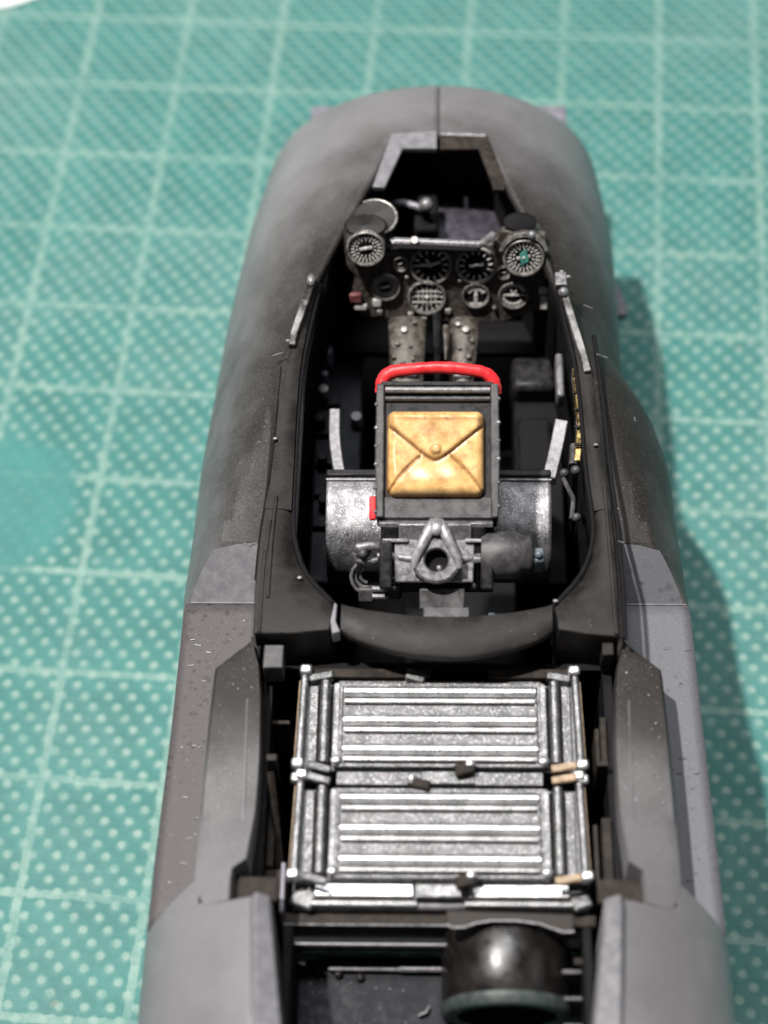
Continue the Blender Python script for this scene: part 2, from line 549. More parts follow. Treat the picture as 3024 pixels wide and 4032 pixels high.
def hull_half(sd):
    W = WL if sd < 0 else WR
    ys = [4.62, 4.60, 4.5, 4.3, 4.1, 3.9, 3.75, 3.701, 3.70, 3.5, 3.3, 3.14, 2.9, 2.65, 2.4, 2.2, 2.1, 2.0, 1.85, 1.7, 1.5, 1.34, 1.1, 0.9, 0.65, 0.4, 0.1, -0.04]
    y = -0.06
    while y > -0.43:
        ys.append(y)
        y -= 0.02
    ys += [-0.421, -0.6, -0.9, -1.02, -1.05, -1.4, -1.9, -2.4, -2.6, -2.7, -2.759, -2.76, -2.93, -2.96, -3.1, -3.4, -3.8, -4.6]
    rows = []
    NB, NTp = 8, 44
    for yi, y in enumerate(ys):
        w_, h1, H = interp(W, y), interp(H1, y), interp(HT, y)
        e = 0.0 if y > 3.7001 else interp(EI, y)
        row = []
        for k in range(NB):      # belly
            q = k / NB * pi / 2
            row.append(Vector((sd * w_ * sin(q) ** 0.8, y, h1 - (h1 - 0.02) * cos(q) ** 0.8)))
        qe = math.asin(min(1, e / w_))
        for k in range(NTp + 1):
            q = pi / 2 + (qe - pi / 2) * k / NTp
            x = w_ * sin(q)
            z = h1 + (H - h1) * cos(q)
            yy = y
            if y <= 3.7001 and y > 2.3 and k == NTp:
                pass
            if y > 4.59:     # soft front lip
                pass
            if y < 1.2 and y > -1.2:
                z = min(z, 2.9 - 0.3 * min(1, (1.2 - y) / 1.1) * min(1, max(0, x - e - 0.015) / 0.03))
            if y < 0.0 and y > -2.7595 and x > 1.282:
                z = min(z, max(2.3, 2.3 + 0.9 * (y + 0.42)))
            if y < -1.03 and y > -2.94:
                if x < 1.5:
                    z = min(z, 2.3)
            if -3.12 < y < -2.5:
                kf = max(0, 1 - abs(y + 2.76) / 0.3)
                yy = y - kf * max(0, min(0.32, x - 1.55)) * 0.6
            row.append(Vector((sd * x, yy, z)))
        rows.append(row)
    mb = MB().grid(rows)
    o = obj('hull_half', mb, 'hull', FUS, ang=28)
    so = o.modifiers.new('thickness', 'SOLIDIFY')
    so.thickness = 0.07
    so.offset = -1
    so.use_even_offset = False
    return o


hl = hull_half(-1)
hr = hull_half(1)
lab(hl, 'left hull shell, catching more light')
lab(hr, 'right hull shell with a bulge beside the cockpit')

# speckled side shelves laid over the clamped part of the hull
for sd, W in ((-1, WL), (1, WR)):
    rows = []
    for i in range(25):
        y = -0.425 - i * (2.759 - 0.425) / 24
        row = []
        w_, h1, H = interp(W, y), interp(H1, y), interp(HT, y)
        xo = w_ * sqrt(max(0, 1 - ((2.303 - h1) / (H - h1)) ** 2))
        for k in range(9):
            x = 1.284 + (xo + 0.006 - 1.284) * k / 8
            kf = max(0, 1 - abs(y + 2.76) / 0.3)
            row.append(Vector((sd * x, y + (0.003 if i == 24 else 0) - kf * max(0, min(0.32, x - 1.55)) * 0.6, 2.304)))
        rows.append(row)
    mb = MB().grid(rows)
    o = obj('side_shelf', mb, 'shelf', FUS)
    so = o.modifiers.new('thickness', 'SOLIDIFY')
    so.thickness = 0.003
    # clean grey ramp face in front of the shelf
    rm = MB()
    wd0 = interp(W, -0.3)
    zr = lambda y: 2.3 + 0.9 * (y + 0.42) + 0.006
    h0_, H0_ = interp(H1, -0.3), interp(HT, -0.3)
    xr = lambda z: wd0 * sqrt(max(0, 1 - ((z - h0_) / (H0_ - h0_)) ** 2))
    ra = [(1.292, -0.09, zr(-0.09)), (1.292, -0.421, zr(-0.421))] + [(xr(zr(y)) - 0.003, y, zr(y)) for y in (-0.421, -0.34, -0.26, -0.19, -0.13, -0.09)]
    ra = ra[:-1] + [(1.45, -0.10, zr(-0.10))]
    vs = [Vector((sd * a, b, c)) for a, b, c in ra]
    nr = len(vs)
    rm.add(vs + [v + Vector((0, 0, -0.005)) for v in vs], [tuple(range(nr)), tuple(range(nr, 2 * nr))[::-1]] + [(i, (i + 1) % nr, nr + (i + 1) % nr, nr + i) for i in range(nr)])
    obj('ramp_face', rm, 'shelf' if sd > 0 else 'grey', FUS)
    ed = MB().tube([(sd * 1.30, -0.424, 2.308), (sd * 1.79, -0.424, 2.308)], 0.006, 6)
    obj('ramp_edge', ed, 'grey', FUS)

    # raised fairing slab beside the equipment bay
    xi = lambda y: 1.185 if -2.3 < y < -1.4 else 1.2
    poly = [(1.285, -0.965), (1.53, -1.19), (1.545, -1.6), (1.555, -2.2), (1.555, -2.78), (1.45, -2.955), (1.305, -2.955), (1.305, -2.735), (1.215, -2.715), (1.18, -2.3), (1.175, -1.9), (1.19, -1.45), (1.215, -1.2)]
    fr = lambda a, b, c, sd=sd: Vector((sd * a, b, c - max(0, a - 1.25) * 0.16 * (1 if c > 2.4 else 0) + (0.10 * max(0, (-b - 2.1)) if c > 2.4 else 0)))
    mb = MB()
    # triangulated fan keeps the bent top clean
    n = len(poly)
    rowsT = []
    NY = 36
    outer = [(-0.965, 1.285), (-1.19, 1.53), (-1.6, 1.545), (-2.2, 1.555), (-2.955, 1.56)]
    inner = [(-0.965, 1.275), (-1.2, 1.215), (-1.45, 1.19), (-1.9, 1.175), (-2.3, 1.18), (-2.72, 1.215), (-2.735, 1.305), (-2.955, 1.305)]
    for i in range(NY + 1):
        y = -0.965 - (2.955 - 0.965) * i / NY
        a, b = interp(inner, y), interp(outer, y)
        if y < -2.78:
            b = 1.555 - (-2.78 - y) * 0.4
        sec = []
        w_, h1, H = interp(W, y), interp(H1, y), interp(HT, y)
        tm = min(1, max(0, (-2.1 - y) / 0.8))
        tm = tm * tm * (3 - 2 * tm)
        hz = lambda x_: h1 + (H - h1) * sqrt(1 - (x_ / w_) ** 2)
        zz = lambda x_, z_: z_ * (1 - tm) + tm * (hz(x_) + 0.003)
        zt = 2.74 + 0.16 * max(0, (-y - 2.0))
        zb = 1.9
        zt = 2.74
        cols = [(a, zb), (a, zz(a, zt) - 0.03), (a + 0.012, zz(a + 0.012, zt))]
        for k in range(1, 6):
            xx = a + 0.012 + (b - 0.024 - a - 0.012) * k / 6
            cols.append((xx, zz(xx, zt - 0.02 * (k / 6) ** 2)))
        cols += [(b - 0.02, zz(b - 0.02, zt - 0.022)), (b, zz(b, zt - 0.05)), (b, zb)]
        rowsT.append([Vector((sd * p, y, q)) for p, q in cols])
    mb.grid(rowsT, closed=True)
    mb.f.append(list(range(len(rowsT[0])))[::-1])
    mb.f.append([NY * len(rowsT[0]) + i for i in range(len(rowsT[0]))])
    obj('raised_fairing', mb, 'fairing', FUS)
    # moulded line on the fairing
    obj('moulded_line', MB().tube([(sd * 1.29, -1.45, 2.738), (sd * 1.27, -2.15, 2.752), (sd * 1.25, -2.65, 2.80)], 0.007, 6, 0.5), 'hull', FUS)
    # brown bridging tab in the notch
    obj('notch_tab', MB().bx(sd * 1.02, sd * 1.31, -2.735, -2.90, 2.66, 2.72), 'brown', FUS, bev=0.008)
    # aft lip, a bevelled inward face
    rows = []
    for y, xo, xin in ((-2.958, 1.125, 1.055), (-3.02, 1.13, 1.05), (-3.4, 1.11, 1.0), (-3.81, 1.085, 0.945), (-4.6, 1.06, 0.86)):
        rows.append([Vector((sd * p, y, q)) for p, q in ((xo + 0.06, 2.88), (xo + 0.015, 2.975), (xo, 2.982), (xin, 2.93), (xin - 0.012, 2.90), (xin - 0.012, 1.2), (xo + 0.06, 1.2))])
    mb = MB().grid(rows, closed=True)
    mb.f.append([0, 1, 2, 3, 4, 5, 6])
    obj('aft_lip', mb, 'grey', FUS, ang=30)
    # bay walls
    obj('bay_wall', MB().bx(sd * 1.14, sd * 1.20, -1.0, -3.0, 0.4, 2.55), 'black', FUS)

# cross ridge at the bottom edge of the left lip
obj('bay_floor', MB().bx(-1.2, 1.2, -4.6, 2.9, 0.3, 0.4), 'black', FUS)
obj('bay_bulkhead', MB().bx(-1.14, 1.14, -1.03, -1.08, 0.4, 2.5), 'black', FUS)
# dim ledges on the forward bulkhead
for x0, x1 in ((-0.88, -0.05), (0.35, 0.92)):
    obj('bulkhead_ledge', MB().bx(x0, x1, -1.10, -1.17, 2.50, 2.55), 'brown', FUS, bev=0.006)
obj('corner_block', MB().bx(-1.19, -1.055, -1.06, -1.24, 2.6, 2.80), 'seat', FUS, bev=0.008)
obj('corner_block', MB().bx(1.12, 1.20, -1.04, -1.14, 2.6, 2.82), 'deck', FUS, bev=0.008)
for (x0, x1, y0, y1, z0, z1, m) in ((-1.14, -1.07, -1.86, -1.91, 2.3, 2.73, 'deck'), (-1.14, -1.09, -1.92, -2.5, 1.8, 2.35, 'brown'), (-1.14, -0.99, -2.52, -2.72, 1.9, 2.35, 'brown'),
                                    (-1.03, -1.0, -2.5, -2.85, 2.0, 2.42, 'purple'), (-1.14, -1.02, -1.44, -1.47, 2.0, 2.42, 'brown'),
                                    (1.06, 1.14, -1.86, -1.9, 2.0, 2.66, 'deck'), (1.10, 1.14, -1.5, -1.85, 2.2, 2.6, 'brown'), (1.06, 1.09, -1.6, -1.86, 2.2, 2.62, 'brown'),
                                    (1.08, 1.14, -2.25, -2.7, 2.0, 2.6, 'brown'), (1.03, 1.06, -2.25, -2.68, 2.0, 2.5, 'deck')):
    obj('bay_rib', MB().bx(x0, x1, y0, y1, z0, z1), m, FUS, bev=0.006)
# slanted strut in the left gap
obj('bay_strut', MB().tube([(-1.12, -1.93, 2.6), (-1.03, -2.62, 2.1)], 0.025, 4), 'brown', FUS)

# cockpit side ledges and deck corners: strips between outer and inner outlines
OL = [(-0.955, 2.16), (-1.06, 1.7), (-1.14, 1.34), (-1.175, 0.9), (-1.19, 0.4), (-1.235, 0.0), (-1.265, -0.32), (-1.27, -0.7), (-1.255, -1.04)]
IL = [(-0.93, 2.14), (-0.99, 1.7), (-1.03, 1.34), (-1.045, 0.9), (-1.045, 0.4), (-1.045, 0.0), (-1.02, -0.25), (-0.93, -0.52), (-0.715, -0.785)]
OR_ = [(0.955, 2.16), (1.06, 1.7), (1.13, 1.34), (1.165, 0.9), (1.19, 0.4), (1.225, 0.0), (1.235, -0.32), (1.24, -0.7), (1.235, -1.04)]
IR = [(0.93, 2.14), (0.99, 1.7), (1.04, 1.34), (1.065, 0.9), (1.08, 0.4), (1.11, 0.0), (1.10, -0.25), (1.01, -0.52), (0.80, -0.79)]


def ribbon(O, I, z=2.90, th=0.3, raise_mid=0.0, n=5, end=None):
    O = sm([(a, b, z) for a, b in O], n)
    I = sm([(a, b, z - 0.015) for a, b in I], n)
    rows = []
    for a, b in zip(O, I):
        r = []
        for k in range(7):
            t = k / 6
            p = a.lerp(b, t)
            p.z += raise_mid * sin(t * pi)
            r.append(p)
        r2 = [p - Vector((0, 0, th)) for p in r[::-1]]
        rows.append(r + r2)
    mb = MB().grid(rows, closed=True)
    m = len(rows[0])
    mb.f.append(list(range(m))[::-1])
    mb.f.append([(len(rows) - 1) * m + i for i in range(m)])
    return mb


o = obj('cockpit_sill', ribbon(OL[:6], IL[:6], th=0.3, raise_mid=0.012), 'deck', FUS)
o = obj('cockpit_sill', ribbon(OR_[:6], IR[:6], th=0.3, raise_mid=0.012), 'deck', FUS)
OLc = OL[5:] + [(-0.98, -1.055), (-0.74, -1.02)]
# deck corners: from the side round to the coaming
OL2 = [(-1.235, 0.0), (-1.262, -0.32), (-1.27, -0.7), (-1.255, -1.03), (-1.0, -1.03), (-0.74, -1.0)]
IL2 = [(-1.045, 0.0), (-1.035, -0.15), (-1.02, -0.25), (-0.98, -0.42), (-0.88, -0.60), (-0.715, -0.785)]
OR2 = [(1.225, 0.0), (1.235, -0.32), (1.24, -0.7), (1.235, -1.04), (1.05, -1.03), (0.82, -0.99)]
IR2 = [(1.11, 0.0), (1.11, -0.15), (1.095, -0.28), (1.06, -0.42), (0.97, -0.60), (0.80, -0.785)]


def ribbon2(O, I, z=2.9, th=0.5, n=6, raise_mid=0.02):
    O = [Vector((a, b, z)) for a, b in O]
    I = [Vector((a, b, z - 0.03)) for a, b in I]

    def dens(P):
        out = []
        for i in range(len(P) - 1):
            for k in range(n):
                out.append(P[i].lerp(P[i + 1], k / n))
        return out + [P[-1]]
    O, I = dens(O), sm(I, n)
    rows = []
    for a, b in zip(O, I):
        r = []
        for k in range(8):
            t = k / 7
            p = a.lerp(b, t)
            p.z += raise_mid * sin(t * pi) - (0.02 if k == 7 else 0)
            r.append(p)
        rows.append(r + [p - Vector((0, 0, th)) for p in r[::-1]])
    mb = MB().grid(rows, closed=True)
    m = len(rows[0])
    mb.f.append(list(range(m))[::-1])
    mb.f.append([(len(rows) - 1) * m + i for i in range(m)])
    return mb


obj('deck_corner', ribbon2(OL2, IL2), 'deck', FUS, bev=0.008)
obj('deck_corner', ribbon2(OR2, IR2), 'deck', FUS, bev=0.008)
# light broken end of the left corner
lab(obj('broken_edge', MB().prism([(-0.712, -0.78), (-0.692, -0.80), (-0.70, -0.93), (-0.665, -1.015), (-0.72, -1.03), (-0.738, -0.93)], 2.78, 2.905), 'grey', FUS, bev=0.006), 'pale broken end of the black deck corner')
# rear coaming band
rows = []
for i in range(25):
    t = i / 24
    x = -0.665 + (0.785 + 0.665) * t
    b = sin(t * pi) ** 0.8
    yt = -0.79 - 0.10 * b
    yb = -0.985 - 0.205 * sin(t * pi) ** 0.75
    zt, zb = 2.90, 2.87
    r = [Vector((x, yt + 0.012, zt - 0.10)), Vector((x, yt, zt - 0.005)), Vector((x, yt - 0.01, zt)), Vector((x, (yt + yb) / 2, (zt + zb) / 2 + 0.002)), Vector((x, yb + 0.012, zb)), Vector((x, yb, zb - 0.012)), Vector((x, yb + 0.02, zb - 0.10))]
    rows.append(r)
mb = MB().grid(rows, closed=True)
mb.f.append(list(range(7))[::-1])
mb.f.append([24 * 7 + i for i in range(7)])
obj('rear_coaming', mb, 'deck', FUS, ang=50)
# side strips left and right of the deck down to the bay, with the black panel gap
obj('panel_gap', MB().tube(sm([(1.175, 1.6, 2.885), (1.215, 0.9, 2.895), (1.235, 0.4, 2.895), (1.262, -0.1, 2.90), (1.275, -0.6, 2.905), (1.272, -1.06, 2.90)]), 0.017, 6, 0.8), 'black', FUS)
obj('panel_gap', MB().tube(sm([(-1.175, 1.3, 2.885), (-1.205, 0.4, 2.893), (-1.255, -0.2, 2.90), (-1.27, -0.6, 2.90)]), 0.007, 6, 0.8), 'black', FUS)
# raised rail lines running along the deck
for P in ([(-1.19, -0.1, 2.905), (-1.215, -0.5, 2.908), (-1.22, -1.02, 2.903)], [(1.19, 0.2, 2.905), (1.20, -0.3, 2.912), (1.215, -1.03, 2.908)], [(-1.155, 0.1, 2.912), (-1.17, -0.3, 2.915), (-1.175, -0.75, 2.912)]):
    obj('deck_ridge', MB().tube(sm(P), 0.014, 8, 0.8), 'deck', FUS)

# cockpit inner walls
for P, sd in ((IL[:1] + IL[1:] , -1), (IR, 1)):
    rows = []
    for p in sm([(a, b, 2.85) for a, b in P], 3):
        rows.append([Vector((p.x, p.y, z)) + Vector((sd * dx, 0, 0)) for z, dx in ((2.86, 0.0), (2.6, 0.03), (1.9, 0.06), (0.9, -0.05))])
    mb = MB().grid(rows)
    o = obj('cockpit_wall', mb, 'black', FUS)
    so = o.modifiers.new('thickness', 'SOLIDIFY')
    so.thickness = 0.03
# walls of the forward well under the windscreen
for sd in (-1, 1):
    rows = []
    for y, x in ((3.69, 0.44), (3.14, 0.62), (2.5, 0.86), (2.14, 0.95)):
        rows.append([Vector((sd * x, y, z)) for z in (2.82, 2.4, 1.6, 0.8)])
    o = obj('well_wall', MB().grid(rows), 'black', FUS)
    so = o.modifiers.new('thickness', 'SOLIDIFY')
    so.thickness = 0.02
obj('well_front_wall', MB().bx(-0.45, 0.45, 3.70, 3.74, 0.8, 2.80), 'black', FUS)

# windscreen frame: hexagon of raised bars, two halves meeting at the seam
def bar(P, wd, th, name, mat, par, bev=0.01):
    """flat bar through points in plan, outer->inner offset wd"""
    return obj(name, MB().prism(P, 0, th, lambda a, b, c: Vector((a, b, 2.86 + c - (0.02 if b < 3.3 else 0)))), mat, par, bev=bev)


wl = bar([(-0.012, 3.735), (-0.012, 3.53), (-0.29, 3.535), (-0.43, 3.12), (-0.53, 3.13), (-0.385, 3.70)], 0, 0.055, 'windscreen_frame', 'grey', FUS)
lab(wl, 'pale grey left half of the windscreen frame')
wr = bar([(0.012, 3.70), (0.012, 3.53), (0.325, 3.535), (0.43, 3.16), (0.435, 3.10), (0.53, 3.10), (0.545, 3.16), (0.40, 3.685)], 0, 0.05, 'windscreen_frame', 'brown', FUS)
lab(wr, 'darker right half of the windscreen frame with a scratched rim')
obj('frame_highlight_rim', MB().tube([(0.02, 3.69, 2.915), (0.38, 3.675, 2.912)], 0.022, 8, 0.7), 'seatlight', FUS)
# seam along the nose
obj('nose_seam', MB().tube([(0.0, 4.6, 2.572), (0.0, 4.45, 2.665), (0, 4.0, 2.805), (0, 3.75, 2.89)], 0.006, 6), 'seat', FUS)
# small stud and tail of sprue on the nose
obj('nose_stud', MB().ball((-0.555, 3.33, 2.83), 0.045, 12, (0.9, 1.2, 0.6)), 'grey', FUS)
# plates sticking out below the nose
for sd in (-1, 1):
    obj('wheel_bay_plate', MB().bx(sd * 0.86, sd * 1.17, 4.9, 5.42, 1.45, 1.55), 'purple', FUS, bev=0.02)
    obj('wheel_bay_wall', MB().bx(sd * 0.90, sd * 0.98, 4.5, 5.3, 0.3, 1.5), 'purple', FUS, bev=0.02)
obj('side_strake', MB().prism([(1.38, 3.9), (1.60, 3.72), (1.68, 3.42), (1.66, 3.36), (1.40, 3.36)], 0.95, 1.03), 'purple', FUS, bev=0.01)
# scratches, sink marks, rim nicks
for c, r, sc in (((1.46, 1.05, 2.56), 0.038, (0.7, 1.3, 0.35)), ((1.52, 0.32, 2.50), 0.045, (0.7, 1.2, 0.35))):
    obj('sink_mark', MB().ball(c, r, 12, sc), 'bright', FUS)
for p, q in (((1.18, 1.35, 2.975), (1.26, 1.35, 2.93)), ((1.10, 1.83, 2.97), (1.17, 1.82, 2.94)), ((-1.16, 1.36, 2.975), (-1.24, 1.36, 2.94)), ((1.26, -0.28, 2.915), (1.30, -0.28, 2.90)), ((-1.27, -0.30, 2.915), (-1.33, -0.30, 2.87))):
    obj('moulding_tick', MB().tube([p, q], 0.007, 6), 'seatlight', FUS)
for (x, y, z) in ((-1.185, 0.6, 2.93), (-0.96, -0.58, 2.905), (0.81, -0.76, 2.90), (1.14, 0.55, 2.93), (1.0, 2.15, 2.93), (0.95, 2.2, 2.93), (-1.13, 1.5, 2.95)):
    obj('rim_nick', MB().ball((x, y, z), 0.014, 8, (1.4, 1, 0.6)), 'seatlight', FUS)

for i in range(22):
    sd = -1 if i < 12 else 1
    y = random.uniform(-2.6, -0.6)
    x = random.uniform(1.60, 1.76)
    l = random.uniform(0.012, 0.05)
    obj('scratch', MB().tube([(sd * x, y, 2.309), (sd * (x + l), y + random.uniform(-0.01, 0.01), 2.309)], 0.004, 5), 'seatlight', FUS)
for i in range(26):
    x, y = random.uniform(1.22, 1.48), random.uniform(-2.3, -1.1)
    obj('paint_fleck', MB().ball(((-1) ** i * x, y, 2.738), random.uniform(0.005, 0.009), 6), 'seatlight', FUS)
# bars inside the opening: canopy rails
def flatbar(P, wd, th, mat, name='canopy_rail', par=FUS, wx=None):
    P = sm(P, 5)
    rows = []
    for i, p in enumerate(P):
        t = (P[min(i + 1, len(P) - 1)] - P[max(i - 1, 0)]).normalized()
        a = t.cross(Vector((0, 0, 1))).normalized()
        ww = wd * (wx[0] + (wx[1] - wx[0]) * i / (len(P) - 1)) if wx else wd
        rows.append([p + a * ww / 2, p + a * ww / 2 - Vector((0, 0, th)), p - a * ww / 2 - Vector((0, 0, th)), p - a * ww / 2])
    mb = MB().grid(rows, closed=True)
    mb.f.append([0, 1, 2, 3])
    m = (len(rows) - 1) * 4
    mb.f.append([m, m + 1, m + 2, m + 3])
    return obj(name, mb, mat, par, bev=0.008)


flatbar([(-0.97, 2.12, 2.95), (-1.02, 1.86, 2.97), (-1.08, 1.6, 2.965), (-1.10, 1.46, 2.95)], 0.056, 0.06, 'railmetal')
flatbar([(-0.94, 2.22, 2.74), (-0.985, 1.75, 2.78), (-1.02, 1.35, 2.78), (-1.025, 0.9, 2.76), (-1.03, 0.3, 2.74), (-1.035, -0.1, 2.74)], 0.03, 0.14, 'grey')
flatbar([(0.925, 2.13, 2.95), (0.97, 1.90, 2.97), (1.03, 1.62, 2.96), (1.085, 1.36, 2.95), (1.11, 1.22, 2.94)], 0.056, 0.06, 'railmetal')
obj('rail_latch', MB().box((0.935, 2.06, 2.99), (0.09, 0.13, 0.05)).ball((0.95, 1.94, 2.99), 0.04), 'seatlight', FUS, bev=0.01)
obj('rail_latch', MB().ball((-0.975, 2.08, 2.975), 0.042, 12, (0.8, 1.4, 0.7)), 'seatlight', FUS)
bz = flatbar([(1.03, 1.36, 2.80), (1.045, 1.1, 2.80), (1.05, 0.86, 2.79), (1.015, 0.52, 2.77)], 0.05, 0.12, 'brass', 'cable_duct')
lab(bz, 'brass coloured duct on the right cockpit wall')
for k in range(5):
    obj('duct_clip', MB().box((1.04 - 0.002 * k, 1.28 - k * 0.16, 2.808), (0.062, 0.022, 0.02)), 'brown', FUS, bev=0.004)
obj('hinge_post', MB().tube([(1.0, 0.68, 2.74), (0.985, 0.5, 2.74)], 0.032, 8).ball((1.0, 0.45, 2.75), 0.036), 'seat', FUS)
obj('side_lever', MB().tube([(0.93, 0.55, 2.5), (0.99, 0.30, 2.6), (0.97, 0.12, 2.6)], 0.018, 8).ball((0.94, 0.60, 2.5), 0.035).ball((1.0, 0.1, 2.65), 0.035), 'seat', FUS)
obj('side_box', MB().bx(0.91, 0.97, 1.36, 1.78, 2.3, 2.46), 'seatmid', FUS, bev=0.02)

# ------------------------------------------------------------------ nose well content: gun sight
GS = thing('gun_sight', 'dark gun sight with small pale ball behind the windscreen frame', 'gun sight', (-0.1, 3.2, 2.2))
obj('mount', MB().bx(-0.20, 0.0, 3.10, 3.5, 1.9, 2.42), 'black', GS, bev=0.03)
obj('lens_ball', MB().ball((-0.10, 3.22, 2.58), 0.062, 16), 'seatlight', GS)
obj('side_arm', MB().tube([(-0.1, 3.25, 2.5), (-0.28, 3.32, 2.5), (-0.42, 3.36, 2.45)], 0.03, 8), 'purple', GS)
obj('stem', MB().tube([(-0.1, 3.22, 2.4), (-0.1, 3.22, 2.55)], 0.035, 8), 'black', GS)
# blurry violet-grey inner deck of the nose
DK = MB()
rows = []
for i in range(9):
    y = 3.68 - i * 0.105
    rows.append([Vector((x, y, 2.05 + 0.15 * (1 - (x / 0.8) ** 2) - 0.1 * max(0, 3.1 - y))) for x in (-0.12, 0.0, 0.15, 0.3, 0.45, 0.6, 0.72)])
DK.grid(rows)
o = obj('inner_nose_deck', DK, 'inner', FUS)
so = o.modifiers.new('thickness', 'SOLIDIFY')
so.thickness = 0.04
obj('inner_nose_floor', MB().bx(-0.85, 0.85, 2.5, 3.7, 1.5, 1.56), 'black', FUS)

# ------------------------------------------------------------------ instrument panel
IP = thing('instrument_panel', 'black instrument panel with round pale-marked dials across the front of the cockpit', 'instrument panel', (0, 2.33, 2.2))
PU, PN = Vector((0, 0.34, 0.94)), Vector((0, -0.94, 0.34))
PO = Vector((0, 2.33, 2.2))


def pf(a, b, c=0.0):
    return PO + Vector((1, 0, 0)) * a + PU * b + PN * c


board = [(-0.72, 0.12), (-0.6, 0.03), (-0.36, 0.0), (-0.1, -0.02), (0.2, -0.02), (0.5, -0.03), (0.66, 0.03), (0.82, 0.08), (0.93, 0.16), (0.93, 0.36), (0.84, 0.50), (0.84, 0.76), (0.5, 0.80), (0.42, 0.68), (-0.34, 0.68), (-0.40, 0.84), (-0.74, 0.84), (-0.74, 0.50), (-0.66, 0.40)]
obj('panel_board', MB().prism(board, -0.08, 0.0, pf), 'panel', IP, bev=0.01)


def gauge(a, b, r, kind, raised=0.0, label=None):
    A = PN
    prof = [(r * 1.03, raised - 0.03), (r * 1.03, raised + 0.03), (r * 0.98, raised + 0.04), (r * 0.90, raised + 0.037), (r * 0.87, raised + 0.012)]
    g = obj('gauge', MB().lathe(prof, pf(a, b), A, 36, (1, 0, 0)), 'seatdial', IP)
    face = obj('dial_face', MB().lathe([(0.0001, raised + 0.012), (r * 0.88, raised + 0.012)], pf(a, b), A, 30, (1, 0, 0)), 'black', g)
    mk = MB()

    def tick(q, r0, r1, w_):
        c = pf(a + cos(q) * (r0 + r1) / 2, b + sin(q) * (r0 + r1) / 2, raised + 0.018)
        dx = (pf(cos(q), sin(q)) - PO)
        dy = (pf(-sin(q), cos(q)) - PO)
        if r0 <= 0 or kind in ('bars',):
            obj('pointer', MB().box(c, (abs(r1 - r0), w_, 0.012), dx, dy, PN), 'mark', g)
            return
        mk.box(c, (abs(r1 - r0), w_, 0.012), dx, dy, PN)
    if kind in ('ticks', 'clock', 'pod'):
        n = 24 if kind == 'pod' else 14
        for k in range(n):
            tick(2 * pi * k / n + 0.05, r * 0.60, r * 0.84, r * 0.075)
        if kind == 'pod':
            for k in range(14):
                tick(2 * pi * k / 14 + 0.2, r * 0.44, r * 0.54, r * 0.06)
        if kind == 'ticks':
            tick(pi, 0, r * 0.55, r * 0.13)
            tick(2.2, 0, r * 0.4, r * 0.10)
            tick(0.35, 0, r * 0.5, r * 0.12)
        else:
            tick(0.2, -r * 0.35, r * 0.35, r * 0.13)
    if kind == 'grid':
        for dx_ in (-0.45, -0.22, 0, 0.22, 0.45):
            c = pf(a + dx_ * r, b, raised + 0.016)
            mk.box(c, (r * 0.07, r * (1.25 - abs(dx_)), 0.01), (1, 0, 0), PU, PN)
        for dy_ in (-0.3, 0.05, 0.35):
            mk.box(pf(a, b + dy_ * r, raised + 0.018), (r * 1.3, r * 0.07, 0.01), (1, 0.0, 0), PU, PN)
        for k in range(16):
            tick(2 * pi * k / 16, r * 0.72, r * 0.84, r * 0.09)
    if kind == 'bars':
        obj('pointer', MB().box(pf(a, b - r * 0.1, raised + 0.018), (r * 0.26, r * 1.2, 0.012), (1, 0, 0), PU, PN), 'mark', g)
        for q0 in (0.5, 0.9, 1.3, 1.8, 2.2, 2.6):
            tick(q0, r * 0.45, r * 0.8, r * 0.22)
        obj('pointer', MB().box(pf(a, b - r * 0.74, raised + 0.018), (r * 0.9, r * 0.12, 0.012), (1, 0, 0), PU, PN), 'mark', g)
    if kind == 'horizon':
        obj('pointer', MB().box(pf(a, b, raised + 0.018), (r * 1.6, r * 0.11, 0.012), (1, 0, 0), PU, PN), 'mark', g)
        for q0 in (0.55, 0.85, 1.15, 1.45, 1.75, 2.05, 2.35, 2.65):
            tick(q0, r * 0.66, r * 0.82, r * 0.26)
        for q0 in (3.6, 4.0, 4.4, 4.8, 5.2, 5.6):
            tick(q0, r * 0.62, r * 0.78, r * 0.22)
        tick(1.1, 0.1 * r, r * 0.42, r * 0.1)
        tick(2.0, 0.1 * r, r * 0.42, r * 0.1)
    if mk.v:
        dm = obj('dial_marks', mk, 'mark', g)
        dm['kind'] = 'stuff'
    # hub
    obj('hub', MB().ball(pf(a, b, raised + 0.02), r * 0.11, 8), 'mark', g)
    if label:
        lab(g, label)
    return g


M['seatdial'] = paint('rubbed_bezel', (0.12, 0.11, 0.105), (0.34, 0.32, 0.30), 0.4, metal=0.3, sc=24)
gauge(-0.06, 0.505, 0.165, 'ticks')
gauge(0.30, 0.505, 0.16, 'clock')
gauge(-0.42, 0.31, 0.115, 'pod')
gauge(-0.09, 0.215, 0.150, 'grid')
gauge(0.30, 0.235, 0.108, 'bars')
gauge(0.60, 0.235, 0.118, 'horizon')
gauge(-0.296, 0.52, 0.062, 'clock')
gauge(0.52, 0.44, 0.056, 'clock')
gl = gauge(-0.565, 0.72, 0.148, 'pod', 0.12, 'dial in its own pod on the left')
gr = gauge(0.665, 0.64, 0.158, 'pod', 0.12, 'dial in its own pod on the right with a green fleck')
obj('dial_fleck', MB().prism([(-0.02, -0.07), (0.04, -0.03), (0.02, 0.08), (-0.03, 0.03)], 0.139, 0.150, lambda a, b, c: pf(0.665 + a, 0.64 + b, c)), 'green', gr)
